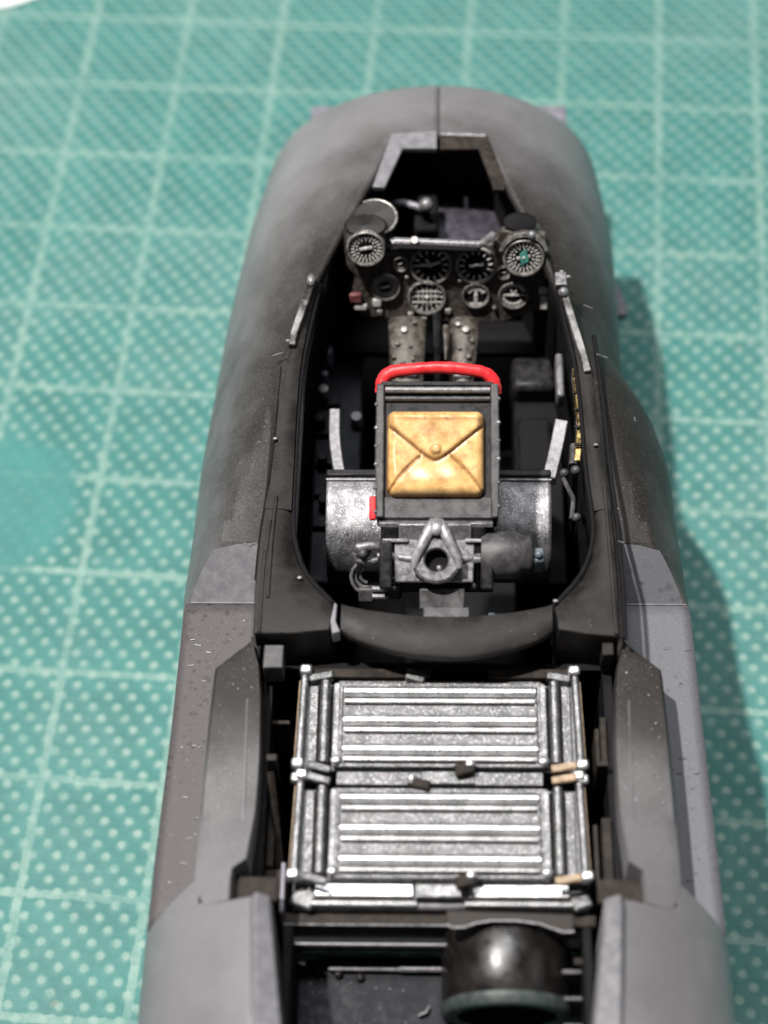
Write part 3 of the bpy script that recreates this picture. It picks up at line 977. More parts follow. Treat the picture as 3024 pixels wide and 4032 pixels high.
# pods and their hoods
for a, b, r in ((-0.565, 0.72, 0.158), (0.665, 0.64, 0.168)):
    obj('dial_pod', MB().lathe([(r * 1.0, 0.118), (r * 1.04, 0.06), (r * 1.0, -0.2), (0.0001, -0.21)], pf(a, b), PN, 30, (1, 0, 0)), 'panel', IP)
# left crescent hood
mb = MB()
mb.lathe([(0.175, 0.0), (0.18, 0.025), (0.165, 0.04), (0.0001, 0.03)], (-0.50, 2.72, 2.93), (0, -0.25, 1), 32, (1, 0, 0), 1.0, 1.0)
obj('dial_hood', mb, 'deck', IP)
obj('hood_rim', MB().tube([Vector((-0.50, 2.72, 2.975)) + Vector((0.172 * cos(q), 0.166 * sin(q), 0.02 * sin(q))) for q in [(-1.1 + k * 0.27) for k in range(13)]], 0.013, 8), 'seatdial', IP)
mb = MB()
mb.lathe([(0.19, 0.10), (0.20, 0.16), (0.17, 0.165), (0.165, 0.08)], pf(0.665, 0.66), PN, 24, (1, 0, 0), 1, 1, radians(10), radians(170))
o = obj('dial_hood', mb, 'seatdial', IP)
so = o.modifiers.new('thickness', 'SOLIDIFY'); so.thickness = 0.012
obj('hood_knob', MB().ball(pf(0.72, 0.84, 0.15), 0.035).ball(pf(0.66, 0.84, 0.14), 0.022), 'seatlight', IP)
mb = MB()
mb.lathe([(0.155, 0.02), (0.17, 0.045), (0.15, 0.06), (0.0001, 0.05)], pf(-0.565, 0.86, 0.05), Vector((0, -0.5, 0.86)), 24, (1, 0, 0), 1, 0.55)
obj('pod_cap', mb, 'deck', IP)
mb = MB()
mb.lathe([(0.13, 0.0), (0.13, 0.02), (0.10, 0.03), (0.0001, 0.035)], pf(0.64, 0.84, -0.06), Vector((0, -0.3, 0.95)), 24, (1, 0, 0), 1, 0.6)
obj('pod_cap', mb, 'black', IP)
# glare shield rod
P = [(-0.365, 2.46, 2.97), (-0.34, 2.475, 2.975), (0.0, 2.46, 2.975), (0.31, 2.44, 2.975), (0.345, 2.455, 2.975), (0.43, 2.56, 2.96)]
obj('glare_rod', MB().tube(P, 0.032, 10, 0.8), 'seatlight', IP)
obj('glare_lip', MB().prism([(-0.42, 2.50), (0.30, 2.48), (0.39, 2.60), (0.30, 2.60), (-0.42, 2.58)], 2.83, 2.86), 'black', IP, bev=0.01)
obj('rod_button', MB().lathe([(0.0001, 0.03), (0.03, 0.03), (0.034, 0.0)], (-0.185, 2.455, 2.995), (0, -0.4, 1), 14), 'seatdial', IP)
# switches
for a, b, sx, sy, m in ((-0.66, 0.22, 0.10, 0.08, 'redd'), (-0.62, 0.13, 0.10, 0.05, 'mark'), (-0.49, 0.17, 0.07, 0.07, 'mark'), (-0.47, 0.08, 0.05, 0.05, 'seatdial'), (0.85, 0.28, 0.10, 0.06, 'mark'), (0.845, 0.17, 0.06, 0.12, 'mark'), (0.87, 0.42, 0.06, 0.05, 'seatdial'),
                        (-0.22, 0.06, 0.05, 0.04, 'seatdial'), (-0.12, 0.02, 0.06, 0.04, 'seatdial'), (0.08, 0.09, 0.05, 0.05, 'seatdial'), (0.17, 0.37, 0.03, 0.03, 'seatdial'), (0.45, 0.12, 0.03, 0.03, 'seatdial'), (-0.25, 0.40, 0.03, 0.03, 'seatdial')):
    if m == 'redd':
        if 'redd' not in M:
            M['redd'] = paint('dull_red_switch', (0.10, 0.03, 0.03), (0.22, 0.08, 0.08), 0.5)
        o = obj('switch', MB().box(pf(a, b, 0.03), (sx, sy, 0.05), (1, 0, 0), PU, PN), m, IP, bev=0.012)
        lab(o, 'dull red switch block')
    else:
        obj('switch', MB().box(pf(a, b, 0.02), (sx, sy, 0.04), (1, 0, 0), PU, PN), m, IP, bev=0.01)

# ------------------------------------------------------------------ pedestal and consoles
CP = thing('centre_pedestal', 'brown black centre pedestal with knobs hanging below the instrument panel', 'pedestal', (0, 1.9, 1.6))
for (xa, xb, xc, xd) in ((-0.40, -0.10, -0.37, -0.12), (0.09, 0.32, 0.12, 0.28)):
    rows = []
    for y, z, a, b in ((2.30, 2.26, xa, xb), (2.1, 2.27, xa + 0.01, xb), (1.75, 2.2, xc, xd), (1.3, 2.1, xc, xd)):
        m_ = (a + b) / 2
        rows.append([Vector((a, y, z - 0.6)), Vector((a, y, z - 0.03)), Vector((a + 0.03, y, z)), Vector((m_, y, z + 0.02)), Vector((b - 0.03, y, z)), Vector((b, y, z - 0.03)), Vector((b, y, z - 0.6))])
    mb = MB().grid(rows, closed=True)
    mb.f.append(list(range(7)))
    obj('pedestal_leg', mb, 'pedestal' if 'pedestal' in M else M.setdefault('pedestal', paint('pedestal_paint', (0.040, 0.034, 0.029), (0.12, 0.105, 0.09), 0.38, metal=0.25, sc=18, bump=0.5, bd=0.008)), CP)
kn = [(-0.27, 2.14, 0.03), (-0.19, 2.22, 0.018), (-0.32, 2.02, 0.02), (-0.22, 2.0, 0.018), (-0.35, 1.9, 0.015), (-0.28, 1.85, 0.02), (-0.2, 1.88, 0.014), (0.16, 2.2, 0.022), (0.22, 2.14, 0.032), (0.27, 2.05, 0.018), (0.17, 1.98, 0.018), (0.24, 1.9, 0.02)]
for x, y, r in kn:
    obj('knob', MB().lathe([(0.0001, r * 1.6), (r * 0.8, r * 1.5), (r, r), (r, -0.02)], (x, y, 2.27 - 0.12 * (2.1 - y)), (0, -0.2, 1), 12), 'pedestal' if r < 0.022 else 'seatdial', CP)
obj('pedestal_block', MB().bx(-0.32, -0.16, 1.72, 1.80, 2.18, 2.26), 'seatlight', CP, bev=0.02)
obj('pedestal_block', MB().bx(0.12, 0.26, 1.72, 1.79, 2.16, 2.24), 'seatlight', CP, bev=0.02)
CS = thing('control_stick', 'thin dark control stick standing between the pedestal legs', 'control stick', (0, 1.9, 1.2))
obj('shaft', MB().tube([(0.0, 1.7, 1.4), (0.0, 1.85, 1.9), (-0.01, 2.0, 2.3), (-0.01, 2.2, 2.42)], [0.03, 0.028, 0.026, 0.035], 8), 'gloss', CS)
obj('grip', MB().tube([(0.06, 2.15, 2.32), (0.065, 1.98, 2.34), (0.06, 1.85, 2.28)], [0.03, 0.022, 0.006], 8), 'pedestal', CS)
obj('button', MB().ball((-0.06, 1.62, 2.16), 0.032).ball((0.04, 1.62, 2.16), 0.03), 'seatlight', CS)

for sd, lb in ((-1, 'blue black side console with pale knobs along the left cockpit wall'), (1, 'dark side console with a raised box along the right cockpit wall')):
    SCN = thing('side_console', lb, 'side console', (sd * 0.85, 1.3, 1.0))
    obj('console_top', MB().bx(sd * 0.62, sd * 1.0, 0.2, 2.35, 1.0, 1.6), 'blue' if sd < 0 else 'black', SCN, bev=0.02)
    if sd < 0:
        for x, y, z, r, m in ((-0.93, 2.30, 1.80, 0.07, 'bluelight'), (-0.93, 2.12, 1.75, 0.03, 'bluelight'), (-0.93, 1.95, 1.75, 0.045, 'grey'), (-0.95, 1.66, 1.75, 0.045, 'blue'), (-0.66, 1.72, 1.68, 0.05, 'purple'), (-0.92, 1.3, 1.72, 0.04, 'blue'), (-0.9, 0.9, 1.7, 0.04, 'blue')):
            if m == 'bluelight' and m not in M:
                M[m] = paint('pale_blue_grey', (0.10, 0.13, 0.19), (0.20, 0.24, 0.32), 0.4)  # pale blue colour stands for a glint among the dark console items
            obj('console_knob', MB().lathe([(0.0001, r * 1.2), (r * 0.8, r * 1.1), (r, r * 0.7), (r, -0.15)], (x, y, z), (0, -0.2, 1), 14), m, SCN)
        for k in range(5):
            obj('console_switch', MB().bx(-0.98, -0.80, 1.88 - k * 0.3, 1.98 - k * 0.3, 1.58, 1.66), 'blue', SCN, bev=0.01)
    else:
        obj('console_box', MB().bx(0.60, 0.96, 1.95, 2.28, 1.4, 1.80), 'gloss', SCN, bev=0.05)
        obj('console_box', MB().bx(0.64, 0.92, 1.2, 1.75, 1.4, 1.68), 'black', SCN, bev=0.04)

# ------------------------------------------------------------------ ejection seat
ST = thing('ejection_seat', 'gunmetal ejection seat with red top handle and khaki pouch in the middle of the cockpit', 'ejection seat', (0, 0.3, 1.0))
SO = Vector((-0.005, -0.17, 3.0))
SU, SN = Vector((0, 0.906, 0.423)), Vector((0, -0.423, 0.906))


def sf(a, b, c=0.0):
    return SO + Vector((1, 0, 0)) * a + SU * b + SN * c


obj('headbox', MB().prism([(-0.40, 0.0), (0.40, 0.0), (0.415, 0.3), (0.41, 0.97), (-0.41, 0.97), (-0.415, 0.3)], -0.55, 0.0, sf), 'gloss', ST, bev=0.015)
for sd in (-1, 1):
    obj('headbox_flange', MB().prism([(sd * 0.375, 0.02), (sd * 0.43, 0.02), (sd * 0.44, 0.5), (sd * 0.43, 0.98), (sd * 0.375, 0.98)], -0.4, 0.045, sf), 'seat', ST, bev=0.01)
    for b in (0.08, 0.25, 0.42, 0.55, 0.68, 0.85):
        obj('rivet', MB().ball(sf(sd * 0.43, b + 0.02 * sd, 0.035), 0.018, 8), 'seatlight' if b in (0.42, 0.68) else 'seat', ST)
obj('top_bar', MB().tube([sf(-0.37, 0.935, 0.03), sf(0.37, 0.935, 0.03)], 0.024, 10), 'seatlight', ST)
obj('top_bar', MB().tube([sf(-0.37, 0.875, 0.012), sf(0.37, 0.875, 0.012)], 0.02, 10), 'seat', ST)
obj('top_plate', MB().prism([(-0.40, 0.965), (0.40, 0.965), (0.40, 1.0), (-0.40, 1.0)], -0.3, 0.03, sf), 'gloss', ST, bev=0.008)
obj('lower_plate', MB().prism([(-0.40, 0.02), (0.40, 0.02), (0.38, 0.17), (-0.38, 0.17)], -0.02, 0.012, sf), 'seat', ST, bev=0.006)
hp = sm([sf(-0.395, 0.93, -0.04), sf(-0.385, 1.02, -0.02), sf(-0.32, 1.072, 0.0), (sf(-0.16, 1.092, 0.01)), sf(0.0, 1.102, 0.012), sf(0.17, 1.092, 0.01), sf(0.33, 1.066, 0.0), sf(0.392, 1.01, -0.02), sf(0.405, 0.92, -0.04)], 6)
nh = len(hp)
rr = [0.048 + 0.004 * sin(i * 1.7) * (i % 3 == 0) + 0.004 * cos(i / nh * 2 * pi) for i in range(nh)]
lab(obj('firing_handle', MB().tube(hp, rr, 12, 1.0, SN), 'red', ST), 'red curved firing handle')
lab(obj('red_tag', MB().box(sf(-0.455, 0.10, -0.06), (0.05, 0.17, 0.05), (1, 0, 0), SU, SN), 'red', ST, bev=0.012), 'small red tag beside the headbox')

# pouch: height field
PW, PH = 0.345, 0.308   # half sizes
NX = 90
mb = MB()
wash = []
rows = []
cx, cb = -0.012, 0.474
for j in range(NX + 1):
    row = []
    for i in range(NX + 1):
        u = -1 + 2 * i / NX
        v = -1 + 2 * j / NX
        # rounded rectangle mapping
        x, y = u * PW, v * PH
        dx, dy = PW - abs(x), PH - abs(y)
        rc = 0.06
        if dx < rc and dy < rc:
            d = rc - sqrt((rc - dx) ** 2 + (rc - dy) ** 2)
            if d < 0:
                # pull the corner in
                l = sqrt((rc - dx) ** 2 + (rc - dy) ** 2)
                k = rc / l
                x = math.copysign(PW - rc + (rc - dx) * k, x)
                y = math.copysign(PH - rc + (rc - dy) * k, y)
                d = 0
        else:
            d = min(dx, dy)
        e = min(1, d / 0.065)
        h = 0.095 * sqrt(max(0, 1 - (1 - e) ** 2))
        wsh = 0.55 * (1 - min(1, d / 0.02))
        # flap: V from the upper corners to the point
        yb = -0.045 + abs(x + 0.0) * 0.80 - 0.02
        tip = -0.045
        edge = max(tip + abs(x) * 0.82 - 0.04, tip)
        edge = tip + sqrt((abs(x) * 0.84) ** 2 + 0.0012) - 0.035
        dd = y - edge
        inside = 1 / (1 + math.exp(-dd / 0.008))
        if y < 0.24 or True:
            h += 0.028 * inside * min(1, e * 1.2)
        g = math.exp(-((dd + 0.012) / 0.012) ** 2) * (1 if abs(x) < PW - 0.02 else 0.3)
        wsh += 0.85 * g
        h -= 0.010 * g
        # lower diagonal creases
        if y < edge - 0.01:
            ax = abs(x)
            dc = abs((y + PH - 0.03) - (PW - 0.02 - ax) * 0.95 - 0.05 * sin(ax * 9))
            if ax > 0.10:
                g2 = math.exp(-(dc / 0.014) ** 2)
                h -= 0.018 * g2
                wsh += 0.75 * g2
            # puff in the bottom flap
            h += 0.016 * math.exp(-((y + 0.20) / 0.07) ** 2) * math.exp(-(x / 0.22) ** 2)
        # rolled top edge
        h += 0.022 * math.exp(-((y - 0.295) / 0.03) ** 2) * e
        g3 = math.exp(-((y - 0.235) / 0.012) ** 2) * 0.35
        wsh += g3 * e
        # flap button
        rb = sqrt(x * x + (y - 0.018) ** 2)
        if rb < 0.05:
            wsh += 0.5 * math.exp(-((rb - 0.038) / 0.006) ** 2)
            h += 0.020 * (1 / (1 + math.exp((rb - 0.03) / 0.003)))
        # a smear above the button
        wsh += 0.30 * math.exp(-((x + 0.02) / 0.10) ** 2 - ((y - 0.15) / 0.05) ** 2)
        h += 0.004 * sin(x * 31 + y * 17) * e
        row.append(sf(cx + x, cb + y, 0.0 + h))
        wash.append(min(1, wsh))
    rows.append(row)
mb.grid(rows)
base = BASES[ST.name]
me = D.meshes.new('pouch')
me.from_pydata([v - base for v in mb.v], [], mb.f)
at = me.attributes.new('wash', 'FLOAT', 'POINT')
at.data.foreach_set('value', wash)
for p in me.polygons:
    p.use_smooth = True
me.materials.append(M['pouch'])
po_ = D.objects.new('pouch', me)
COL.objects.link(po_)
po_.parent = ST
lab(po_, 'khaki pouch shaped like an envelope with a round button')
BASES['pouch'] = base
obj('pouch_button', MB().lathe([(0.0001, 0.022), (0.018, 0.022), (0.026, 0.014), (0.028, 0.0)], sf(cx, cb + 0.018, 0.122), SN, 18), 'pouchbtn' if 'pouchbtn' in M else M.setdefault('pouchbtn', paint('khaki_button', (0.50, 0.28, 0.11), (0.68, 0.42, 0.18), 0.4)), po_)

# mechanism under the headbox
MU, MN = Vector((0, 0.5, 0.866)), Vector((0, -0.866, 0.5))
MO = Vector((-0.005, -0.17, 3.0))


def mf(a, b, c=0.0):
    return MO + Vector((1, 0, 0)) * a + MU * b + MN * c


def mbox(a0, a1, b0, b1, c0, c1):
    return MB().prism([(a0, b0), (a1, b0), (a1, b1), (a0, b1)], c0, c1, mf)


obj('rear_frame', mbox(-0.40, 0.40, -0.60, 0.0, -0.4, -0.06), 'gloss', ST, bev=0.01)
obj('mechanism_plate', mbox(-0.27, 0.24, -0.30, 0.0, -0.06, 0.05), 'seatlight', ST, bev=0.012)  # paler paint makes up for the little light on this aft-facing plate
obj('mechanism_edge', mbox(-0.41, -0.25, -0.035, 0.0, -0.05, 0.03), 'seatlight', ST, bev=0.006)
obj('mechanism_edge', mbox(0.20, 0.39, -0.035, 0.0, -0.05, 0.03), 'seatlight', ST, bev=0.006)
for a0, a1 in ((-0.38, -0.26), (0.235, 0.345)):
    obj('side_cylinder', MB().tube([mf((a0 + a1) / 2, -0.03, 0.0), mf((a0 + a1) / 2, -0.46, 0.02)], (a1 - a0) / 2, 16), 'gloss', ST)
# eyelet ring and its A shaped yoke: faces the camera side of the seat
EO = mf(-0.005, -0.215, 0.185)
EN = Vector((0, -0.5, 0.866)).normalized()
EU = Vector((0, 0.866, 0.5))


def ef(a, b, c=0.0):
    return EO + Vector((1, 0, 0)) * a + EU * b + EN * c


obj('shackle_eye', MB().lathe([(0.082, -0.16), (0.082, 0.02), (0.094, 0.035), (0.15, 0.035), (0.168, 0.02), (0.175, -0.02), (0.165, -0.16), (0.082, -0.16)], EO, EN, 40, (1, 0, 0), 1.0, 0.95), 'seatlight', ST)
obj('mount_plate', MB().prism([(-0.29, -0.15), (0.26, -0.15), (0.27, 0.16), (-0.30, 0.16)], -0.17, -0.07, ef), 'seatlight', ST, bev=0.012)
for sd_ in (-1, 1):
    obj('mount_block', MB().prism([(sd_ * 0.31, -0.20), (sd_ * 0.40, -0.20), (sd_ * 0.40, 0.14), (sd_ * 0.31, 0.14)], -0.19, -0.02, ef), 'gloss', ST, bev=0.015)
    obj('mount_clip', MB().prism([(sd_ * 0.20, 0.13), (sd_ * 0.38, 0.13), (sd_ * 0.38, 0.155), (sd_ * 0.20, 0.155)], -0.10, -0.04, ef), 'yoke', ST, bev=0.006)
obj('lower_block', MB().prism([(-0.12, -0.34), (0.20, -0.34), (0.20, -0.19), (-0.12, -0.19)], -0.22, -0.10, ef), 'seat', ST, bev=0.012)
obj('eye_bore', MB().lathe([(0.0001, -0.06), (0.0825, -0.06)], EO, EN, 24), 'black', ST)
obj('eye_pin', MB().ball(ef(0.02, -0.05, -0.05), 0.022, 10), 'seatlight', ST)
for sd in (-1, 1):
    obj('yoke_arm', MB().tube([ef(0.0 + sd * 0.012, 0.27, 0.0), ef(sd * 0.045, 0.22, 0.035), ef(sd * 0.095, 0.12, 0.05), ef(sd * 0.145, 0.02, 0.045), ef(sd * 0.16, -0.05, 0.02)], [0.040, 0.042, 0.037, 0.033, 0.024], 12, 0.8, EN), 'yoke', ST)
obj('yoke_head', MB().ball(ef(0, 0.235, 0.03), 0.062, 16, (0.95, 1.2, 0.7)), 'yoke', ST)
for sd in (-1, 1):
    obj('eye_bolt', MB().tube([mf(sd * 0.17, -0.235, 0.12), mf(sd * 0.27, -0.235, 0.10)], 0.026, 10), 'seatlight', ST)
    obj('eye_bolt', MB().tube([mf(sd * 0.14, -0.315, 0.12), mf(sd * 0.24, -0.315, 0.10)], 0.026, 10), 'seatlight', ST)
# right drogue cylinder (axis across)
c0 = mf(0.35, -0.26, 0.02)
mb = MB().lathe([(0.0001, -0.04), (0.165, -0.04), (0.17, -0.03), (0.17, 0.20), (0.155, 0.235), (0.145, 0.245), (0.14, 0.30), (0.10, 0.33), (0.0001, 0.335)], c0, (1, 0, 0.02), 32)
obj('drogue_cylinder', mb, 'seat', ST, ang=50)
obj('cylinder_cap', MB().box(c0 + Vector((0.365, -0.03, -0.01)), (0.07, 0.12, 0.16)).ball(c0 + Vector((0.36, -0.05, 0.09)), 0.03), M.setdefault('capblue', paint('blue_grey_cap', (0.07, 0.09, 0.105), (0.14, 0.17, 0.19), 0.4)), ST, bev=0.015)
obj('cylinder_strap', mbox(0.22, 0.33, -0.27, -0.22, 0.05, 0.13), 'seatlight', ST, bev=0.015)
# left pipes
obj('hose_union', MB().ball(mf(-0.53, -0.20, 0.06), 0.07, 14).ball(mf(-0.52, -0.19, 0.13), 0.034, 10), 'seat', ST)
obj('hose_union', MB().tube([mf(-0.56, -0.17, 0.08), mf(-0.47, -0.15, 0.09), mf(-0.40, -0.17, 0.06)], 0.032, 10).tube([mf(-0.57, -0.20, 0.1), mf(-0.57, -0.25, 0.1), mf(-0.50, -0.285, 0.09), mf(-0.40, -0.27, 0.06)], 0.026, 10), 'seatlight', ST)
obj('hose_union', MB().tube([mf(-0.42, -0.235, 0.08), mf(-0.30, -0.235, 0.08)], 0.03, 10), 'seatlight', ST)
for k in range(3):
    r = 0.11 - 0.03 * k
    obj('hose', MB().tube([mf(-0.50 + r * cos(q) , -0.42 + 1.15 * r * sin(q), 0.05 - 0.02 * k) for q in [radians(100 + 25 * i) for i in range(8)]], 0.014, 8), 'seatlight', ST)
obj('hose_block', mbox(-0.56, -0.44, -0.62, -0.50, 0.0, 0.07), 'seat', ST, bev=0.02)
for b in (-0.5, -0.56):
    obj('pipe_stub', MB().tube([mf(-0.46, b, 0.07), mf(-0.34, b, 0.07)], 0.022, 8), 'seatlight', ST)
obj('side_valve', mbox(-0.37, -0.25, -0.58, -0.40, -0.02, 0.09), 'gloss', ST, bev=0.02)
obj('lower_gearbox', mbox(-0.08, 0.26, -0.50, -0.34, 0.0, 0.08), 'gloss', ST, bev=0.01)
for k in range(7):
    obj('gearbox_fin', mbox(-0.03 + k * 0.035, -0.015 + k * 0.035, -0.50, -0.37, 0.08, 0.10), 'seat', ST)
obj('lower_bolt', MB().ball(mf(0.25, -0.46, 0.1), 0.03, 8), 'seatlight', ST)
obj('lower_bolt', MB().ball(mf(-0.3, -0.48, 0.1), 0.022, 8), 'seatlight', ST)
obj('rail_foot', MB().bx(-0.105, 0.225, -0.66, -0.80, 2.52, 2.66), 'seat', ST, bev=0.012)
obj('blue_bracket', MB().bx(0.36, 0.60, -0.56, -0.66, 2.38, 2.42), 'capblue', ST, bev=0.01)
obj('blue_bracket', MB().bx(-0.50, -0.36, -0.64, -0.72, 2.38, 2.42), 'seat', ST, bev=0.01)
# seat back roll
RC = Vector((0, 0.47, 2.0))
mb = MB()
prof = [Vector((0, cos(q), sin(q))) * 0.44 for q in [radians(70 + 8 * k) for k in range(19)]]
rows = [[Vector((x, 0, 0)) + RC + p for p in prof] for x in (-0.83, -0.80, 0.81, 0.84)]
mb.grid(rows)
o = obj('seat_back_shell', mb, 'bucket', ST)
so = o.modifiers.new('thickness', 'SOLIDIFY'); so.thickness = 0.05
for x0, x1 in ((-0.835, -0.43), (0.42, 0.845)):
    obj('shell_top_rail', MB().bx(x0, x1, 0.62, 0.68, 2.38, 2.44), 'gloss', ST, bev=0.012)
    obj('shell_top_lip', MB().tube([(x0, 0.585, 2.435), (x1, 0.585, 2.435)], 0.012, 8), 'seatlight', ST)
flatbar([(-0.80, 1.34, 2.32), (-0.79, 1.05, 2.30), (-0.745, 0.75, 2.28)], 0.085, 0.10, 'seatlight', 'seat_arm', ST)
flatbar([(0.95, 1.22, 2.34), (0.90, 0.98, 2.30), (0.84, 0.72, 2.28)], 0.10, 0.10, 'seatlight', 'seat_arm', ST)

# ------------------------------------------------------------------ ribbed equipment boxes
def eq_box(yoff, label, second=False):
    E_ = thing('equipment_box', label, 'equipment box', (0.015, -1.53 + yoff, 1.2), 'ribbed silver equipment boxes in the bay')
    cx = 0.015

    def B(x0, x1, y0, y1, z0, z1):
        return MB().bx(cx + x0, cx + x1, y0 + yoff, y1 + yoff, z0, z1)
    obj('box_body', B(-0.95, 0.95, -1.20, -1.87, 1.2, 2.50), 'silverdark', E_, bev=0.01)
    obj('lid', B(-0.715, 0.715, -1.215, -1.865, 2.50, 2.56), 'lid', E_, bev=0.008)
    for k in range(3):
        y = -1.262 - k * 0.2215
        # rounded broad rib
        sec = [(y + 0.004, 2.56), (y - 0.006, 2.592), (y - 0.030, 2.601), (y - 0.060, 2.594), (y - 0.074, 2.56)]
        rows = [[Vector((cx + x, a + yoff, b)) for a, b in sec] for x in (-0.655, -0.645, 0.645, 0.655)]
        mb = MB().grid(rows)
        mb.f.append([0, 1, 2, 3, 4]); mb.f.append([15, 16, 17, 18, 19])
        obj('broad_rib', mb, 'bright', E_, ang=60)
        obj('rib_groove', B(-0.65, 0.65, y - 0.074, y - 0.092, 2.558, 2.568), 'wash', E_)
        obj('thin_rib', MB().tube([(cx - 0.65, y - 0.106 + yoff, 2.57), (cx + 0.65, y - 0.106 + yoff, 2.572)], 0.018, 8), 'bright', E_)
        obj('rib_groove', B(-0.65, 0.65, y - 0.120, y - 0.136, 2.558, 2.564), 'wash', E_)
        obj('rib_groove', B(-0.65, 0.65, y + 0.012, y + 0.001, 2.558, 2.564), 'wash', E_)
    for sd in (-1, 1):
        obj('lid_edge', B(sd * 0.685, sd * 0.725, -1.23, -1.86, 2.56, 2.572), 'silver', E_, bev=0.005)
        obj('rib_shadow_line', B(sd * 0.660, sd * 0.668, -1.25, -1.84, 2.558, 2.563), 'wash', E_)
        obj('inner_rail', MB().tube([(cx + sd * 0.785, -1.215 + yoff, 2.56), (cx + sd * 0.785, -1.84 + yoff, 2.565)], 0.034, 10, 0.9), 'silver', E_)
        obj('rail_groove', B(sd * 0.735, sd * 0.75, -1.22, -1.86, 2.50, 2.515), 'wash', E_)
        obj('side_plate', B(sd * 0.835, sd * 0.895, -1.23, -1.85, 2.50, 2.535), 'lid', E_, bev=0.006)
        obj('rail_groove', B(sd * 0.823, sd * 0.833, -1.22, -1.86, 2.50, 2.53), 'wash', E_)
        obj('outer_rail', MB().tube([(cx + sd * 0.932, -1.16 + yoff, 2.55), (cx + sd * 0.95, -1.87 + yoff, 2.555)], 0.030, 10), 'silver', E_)
        obj('rail_stain', MB().tube([(cx + sd * 0.962, -1.2 + yoff, 2.54), (cx + sd * 0.978, -1.86 + yoff, 2.545)], 0.009, 6), 'tan', E_)
        for y in (-1.135, -1.855):
            obj('corner_bolt', MB().box((cx + sd * (0.925 if y > -1.5 else 0.955), y + yoff, 2.57), (0.085, 0.07, 0.09)), 'bright', E_, bev=0.018)
        if not second:
            obj('corner_clip', MB().box((cx + sd * 0.82, -1.17 + yoff, 2.53), (0.17, 0.06, 0.08), (0.97, -sd * 0.2, 0), (sd * 0.2, 0.97, 0)), 'silverdark', E_, bev=0.01)
        obj('lid_pin', MB().ball((cx + sd * 0.70, -1.825 + yoff, 2.585), 0.032, 10, (1.2, 1.0, 0.6)), 'bright', E_)
    # strap ends
    for k, dy in enumerate(((0.0, -0.085) if not second else (0.0,))):
        obj('leather_strap', MB().box((cx + 0.83, -1.885 + dy + yoff, 2.60), (0.17, 0.055, 0.04), (0.985, 0.17, 0), (-0.17, 0.985, 0)), 'tan', E_, bev=0.012)
        obj('strap_keeper', MB().box((cx - 0.81, -1.885 + dy + yoff, 2.585), (0.17, 0.06, 0.04), (0.96, -0.28, 0), (0.28, 0.96, 0)), 'silverdark', E_, bev=0.012)
    obj('corner_bolt', MB().box((cx + 0.955, -1.955 + yoff, 2.555), (0.08, 0.07, 0.08)), 'bright', E_, bev=0.018) if not second else None
    obj('corner_bolt', MB().box((cx - 0.955, -1.955 + yoff, 2.555), (0.085, 0.07, 0.08)), 'bright', E_, bev=0.018) if not second else None
    # latch
    obj('lid_latch', MB().box((cx + 0.165, -1.895 + yoff, 2.585), (0.13, 0.085, 0.06), (0.96, 0.28, 0), (-0.28, 0.96, 0)), 'brown', E_, bev=0.012)
    obj('latch_tip', MB().ball((cx + 0.205, -1.865 + yoff, 2.625), 0.028, 10, (1.2, 1, 0.6)), 'bright', E_)
    return E_


e1 = eq_box(0.0, 'far silver equipment box with ribbed lid, next to the rear cockpit coaming')
e2 = eq_box(-0.805, 'near silver equipment box with ribbed lid, brightest, beside the black tube', True)
# strip between the boxes
obj('joint_strip', MB().bx(-0.68, 0.71, -1.885, -1.985, 2.44, 2.53), 'lid', e1, bev=0.008)
obj('joint_plate', MB().bx(-0.11, 0.25, -1.888, -1.982, 2.53, 2.545), 'silverdark', e1, bev=0.006)
obj('joint_latch', MB().box((-0.12, -2.0, 2.57), (0.15, 0.07, 0.06), (0.96, -0.28, 0), (0.28, 0.96, 0)), 'brown', e1, bev=0.012)
obj('latch_tip', MB().ball((-0.175, -1.975, 2.60), 0.032, 10), 'bright', e1)
obj('back_latch', MB().box((-0.15, -1.17, 2.55), (0.14, 0.08, 0.06), (0.94, -0.34, 0), (0.34, 0.94, 0)), 'silverdark', e1, bev=0.012)
obj('back_strip', MB().bx(-0.69, 0.72, -1.165, -1.215, 2.42, 2.50), 'silverdark', e1, bev=0.01)
# front strip of the near box
for x0, x1 in ((-0.80, -0.155), (0.20, 0.86)):
    obj('front_plate', MB().box(((x0 + x1) / 2, -2.70, 2.455), (x1 - x0, 0.11, 0.03), (1, 0, 0), (0, 0.995, 0.09), (0, -0.09, 0.995)), 'bright', e2, bev=0.008)
    obj('front_lip', MB().tube([(x0 - 0.02, -2.785, 2.42), (x1 + 0.02, -2.785, 2.42)], 0.022, 8), 'bright', e2)
obj('front_tile', MB().bx(-0.145, 0.19, -2.645, -2.765, 2.40, 2.48), 'silver', e2, bev=0.008)
obj('front_shadow_gap', MB().bx(-0.80, 0.86, -2.76, -2.772, 2.36, 2.425), 'wash', e2)
obj('front_face', MB().bx(-0.95, 1.0, -2.62, -2.81, 1.6, 2.40), 'seatmid', e2, bev=0.02)
obj('front_corner', MB().box((-0.87, -2.74, 2.40), (0.16, 0.16, 0.06), (0.94, -0.34, 0), (0.34, 0.94, 0)), 'silverdark', e2, bev=0.02)
obj('front_corner', MB().box((0.93, -2.74, 2.40), (0.14, 0.16, 0.06), (0.94, 0.34, 0), (-0.34, 0.94, 0)), 'silverdark', e2, bev=0.02)

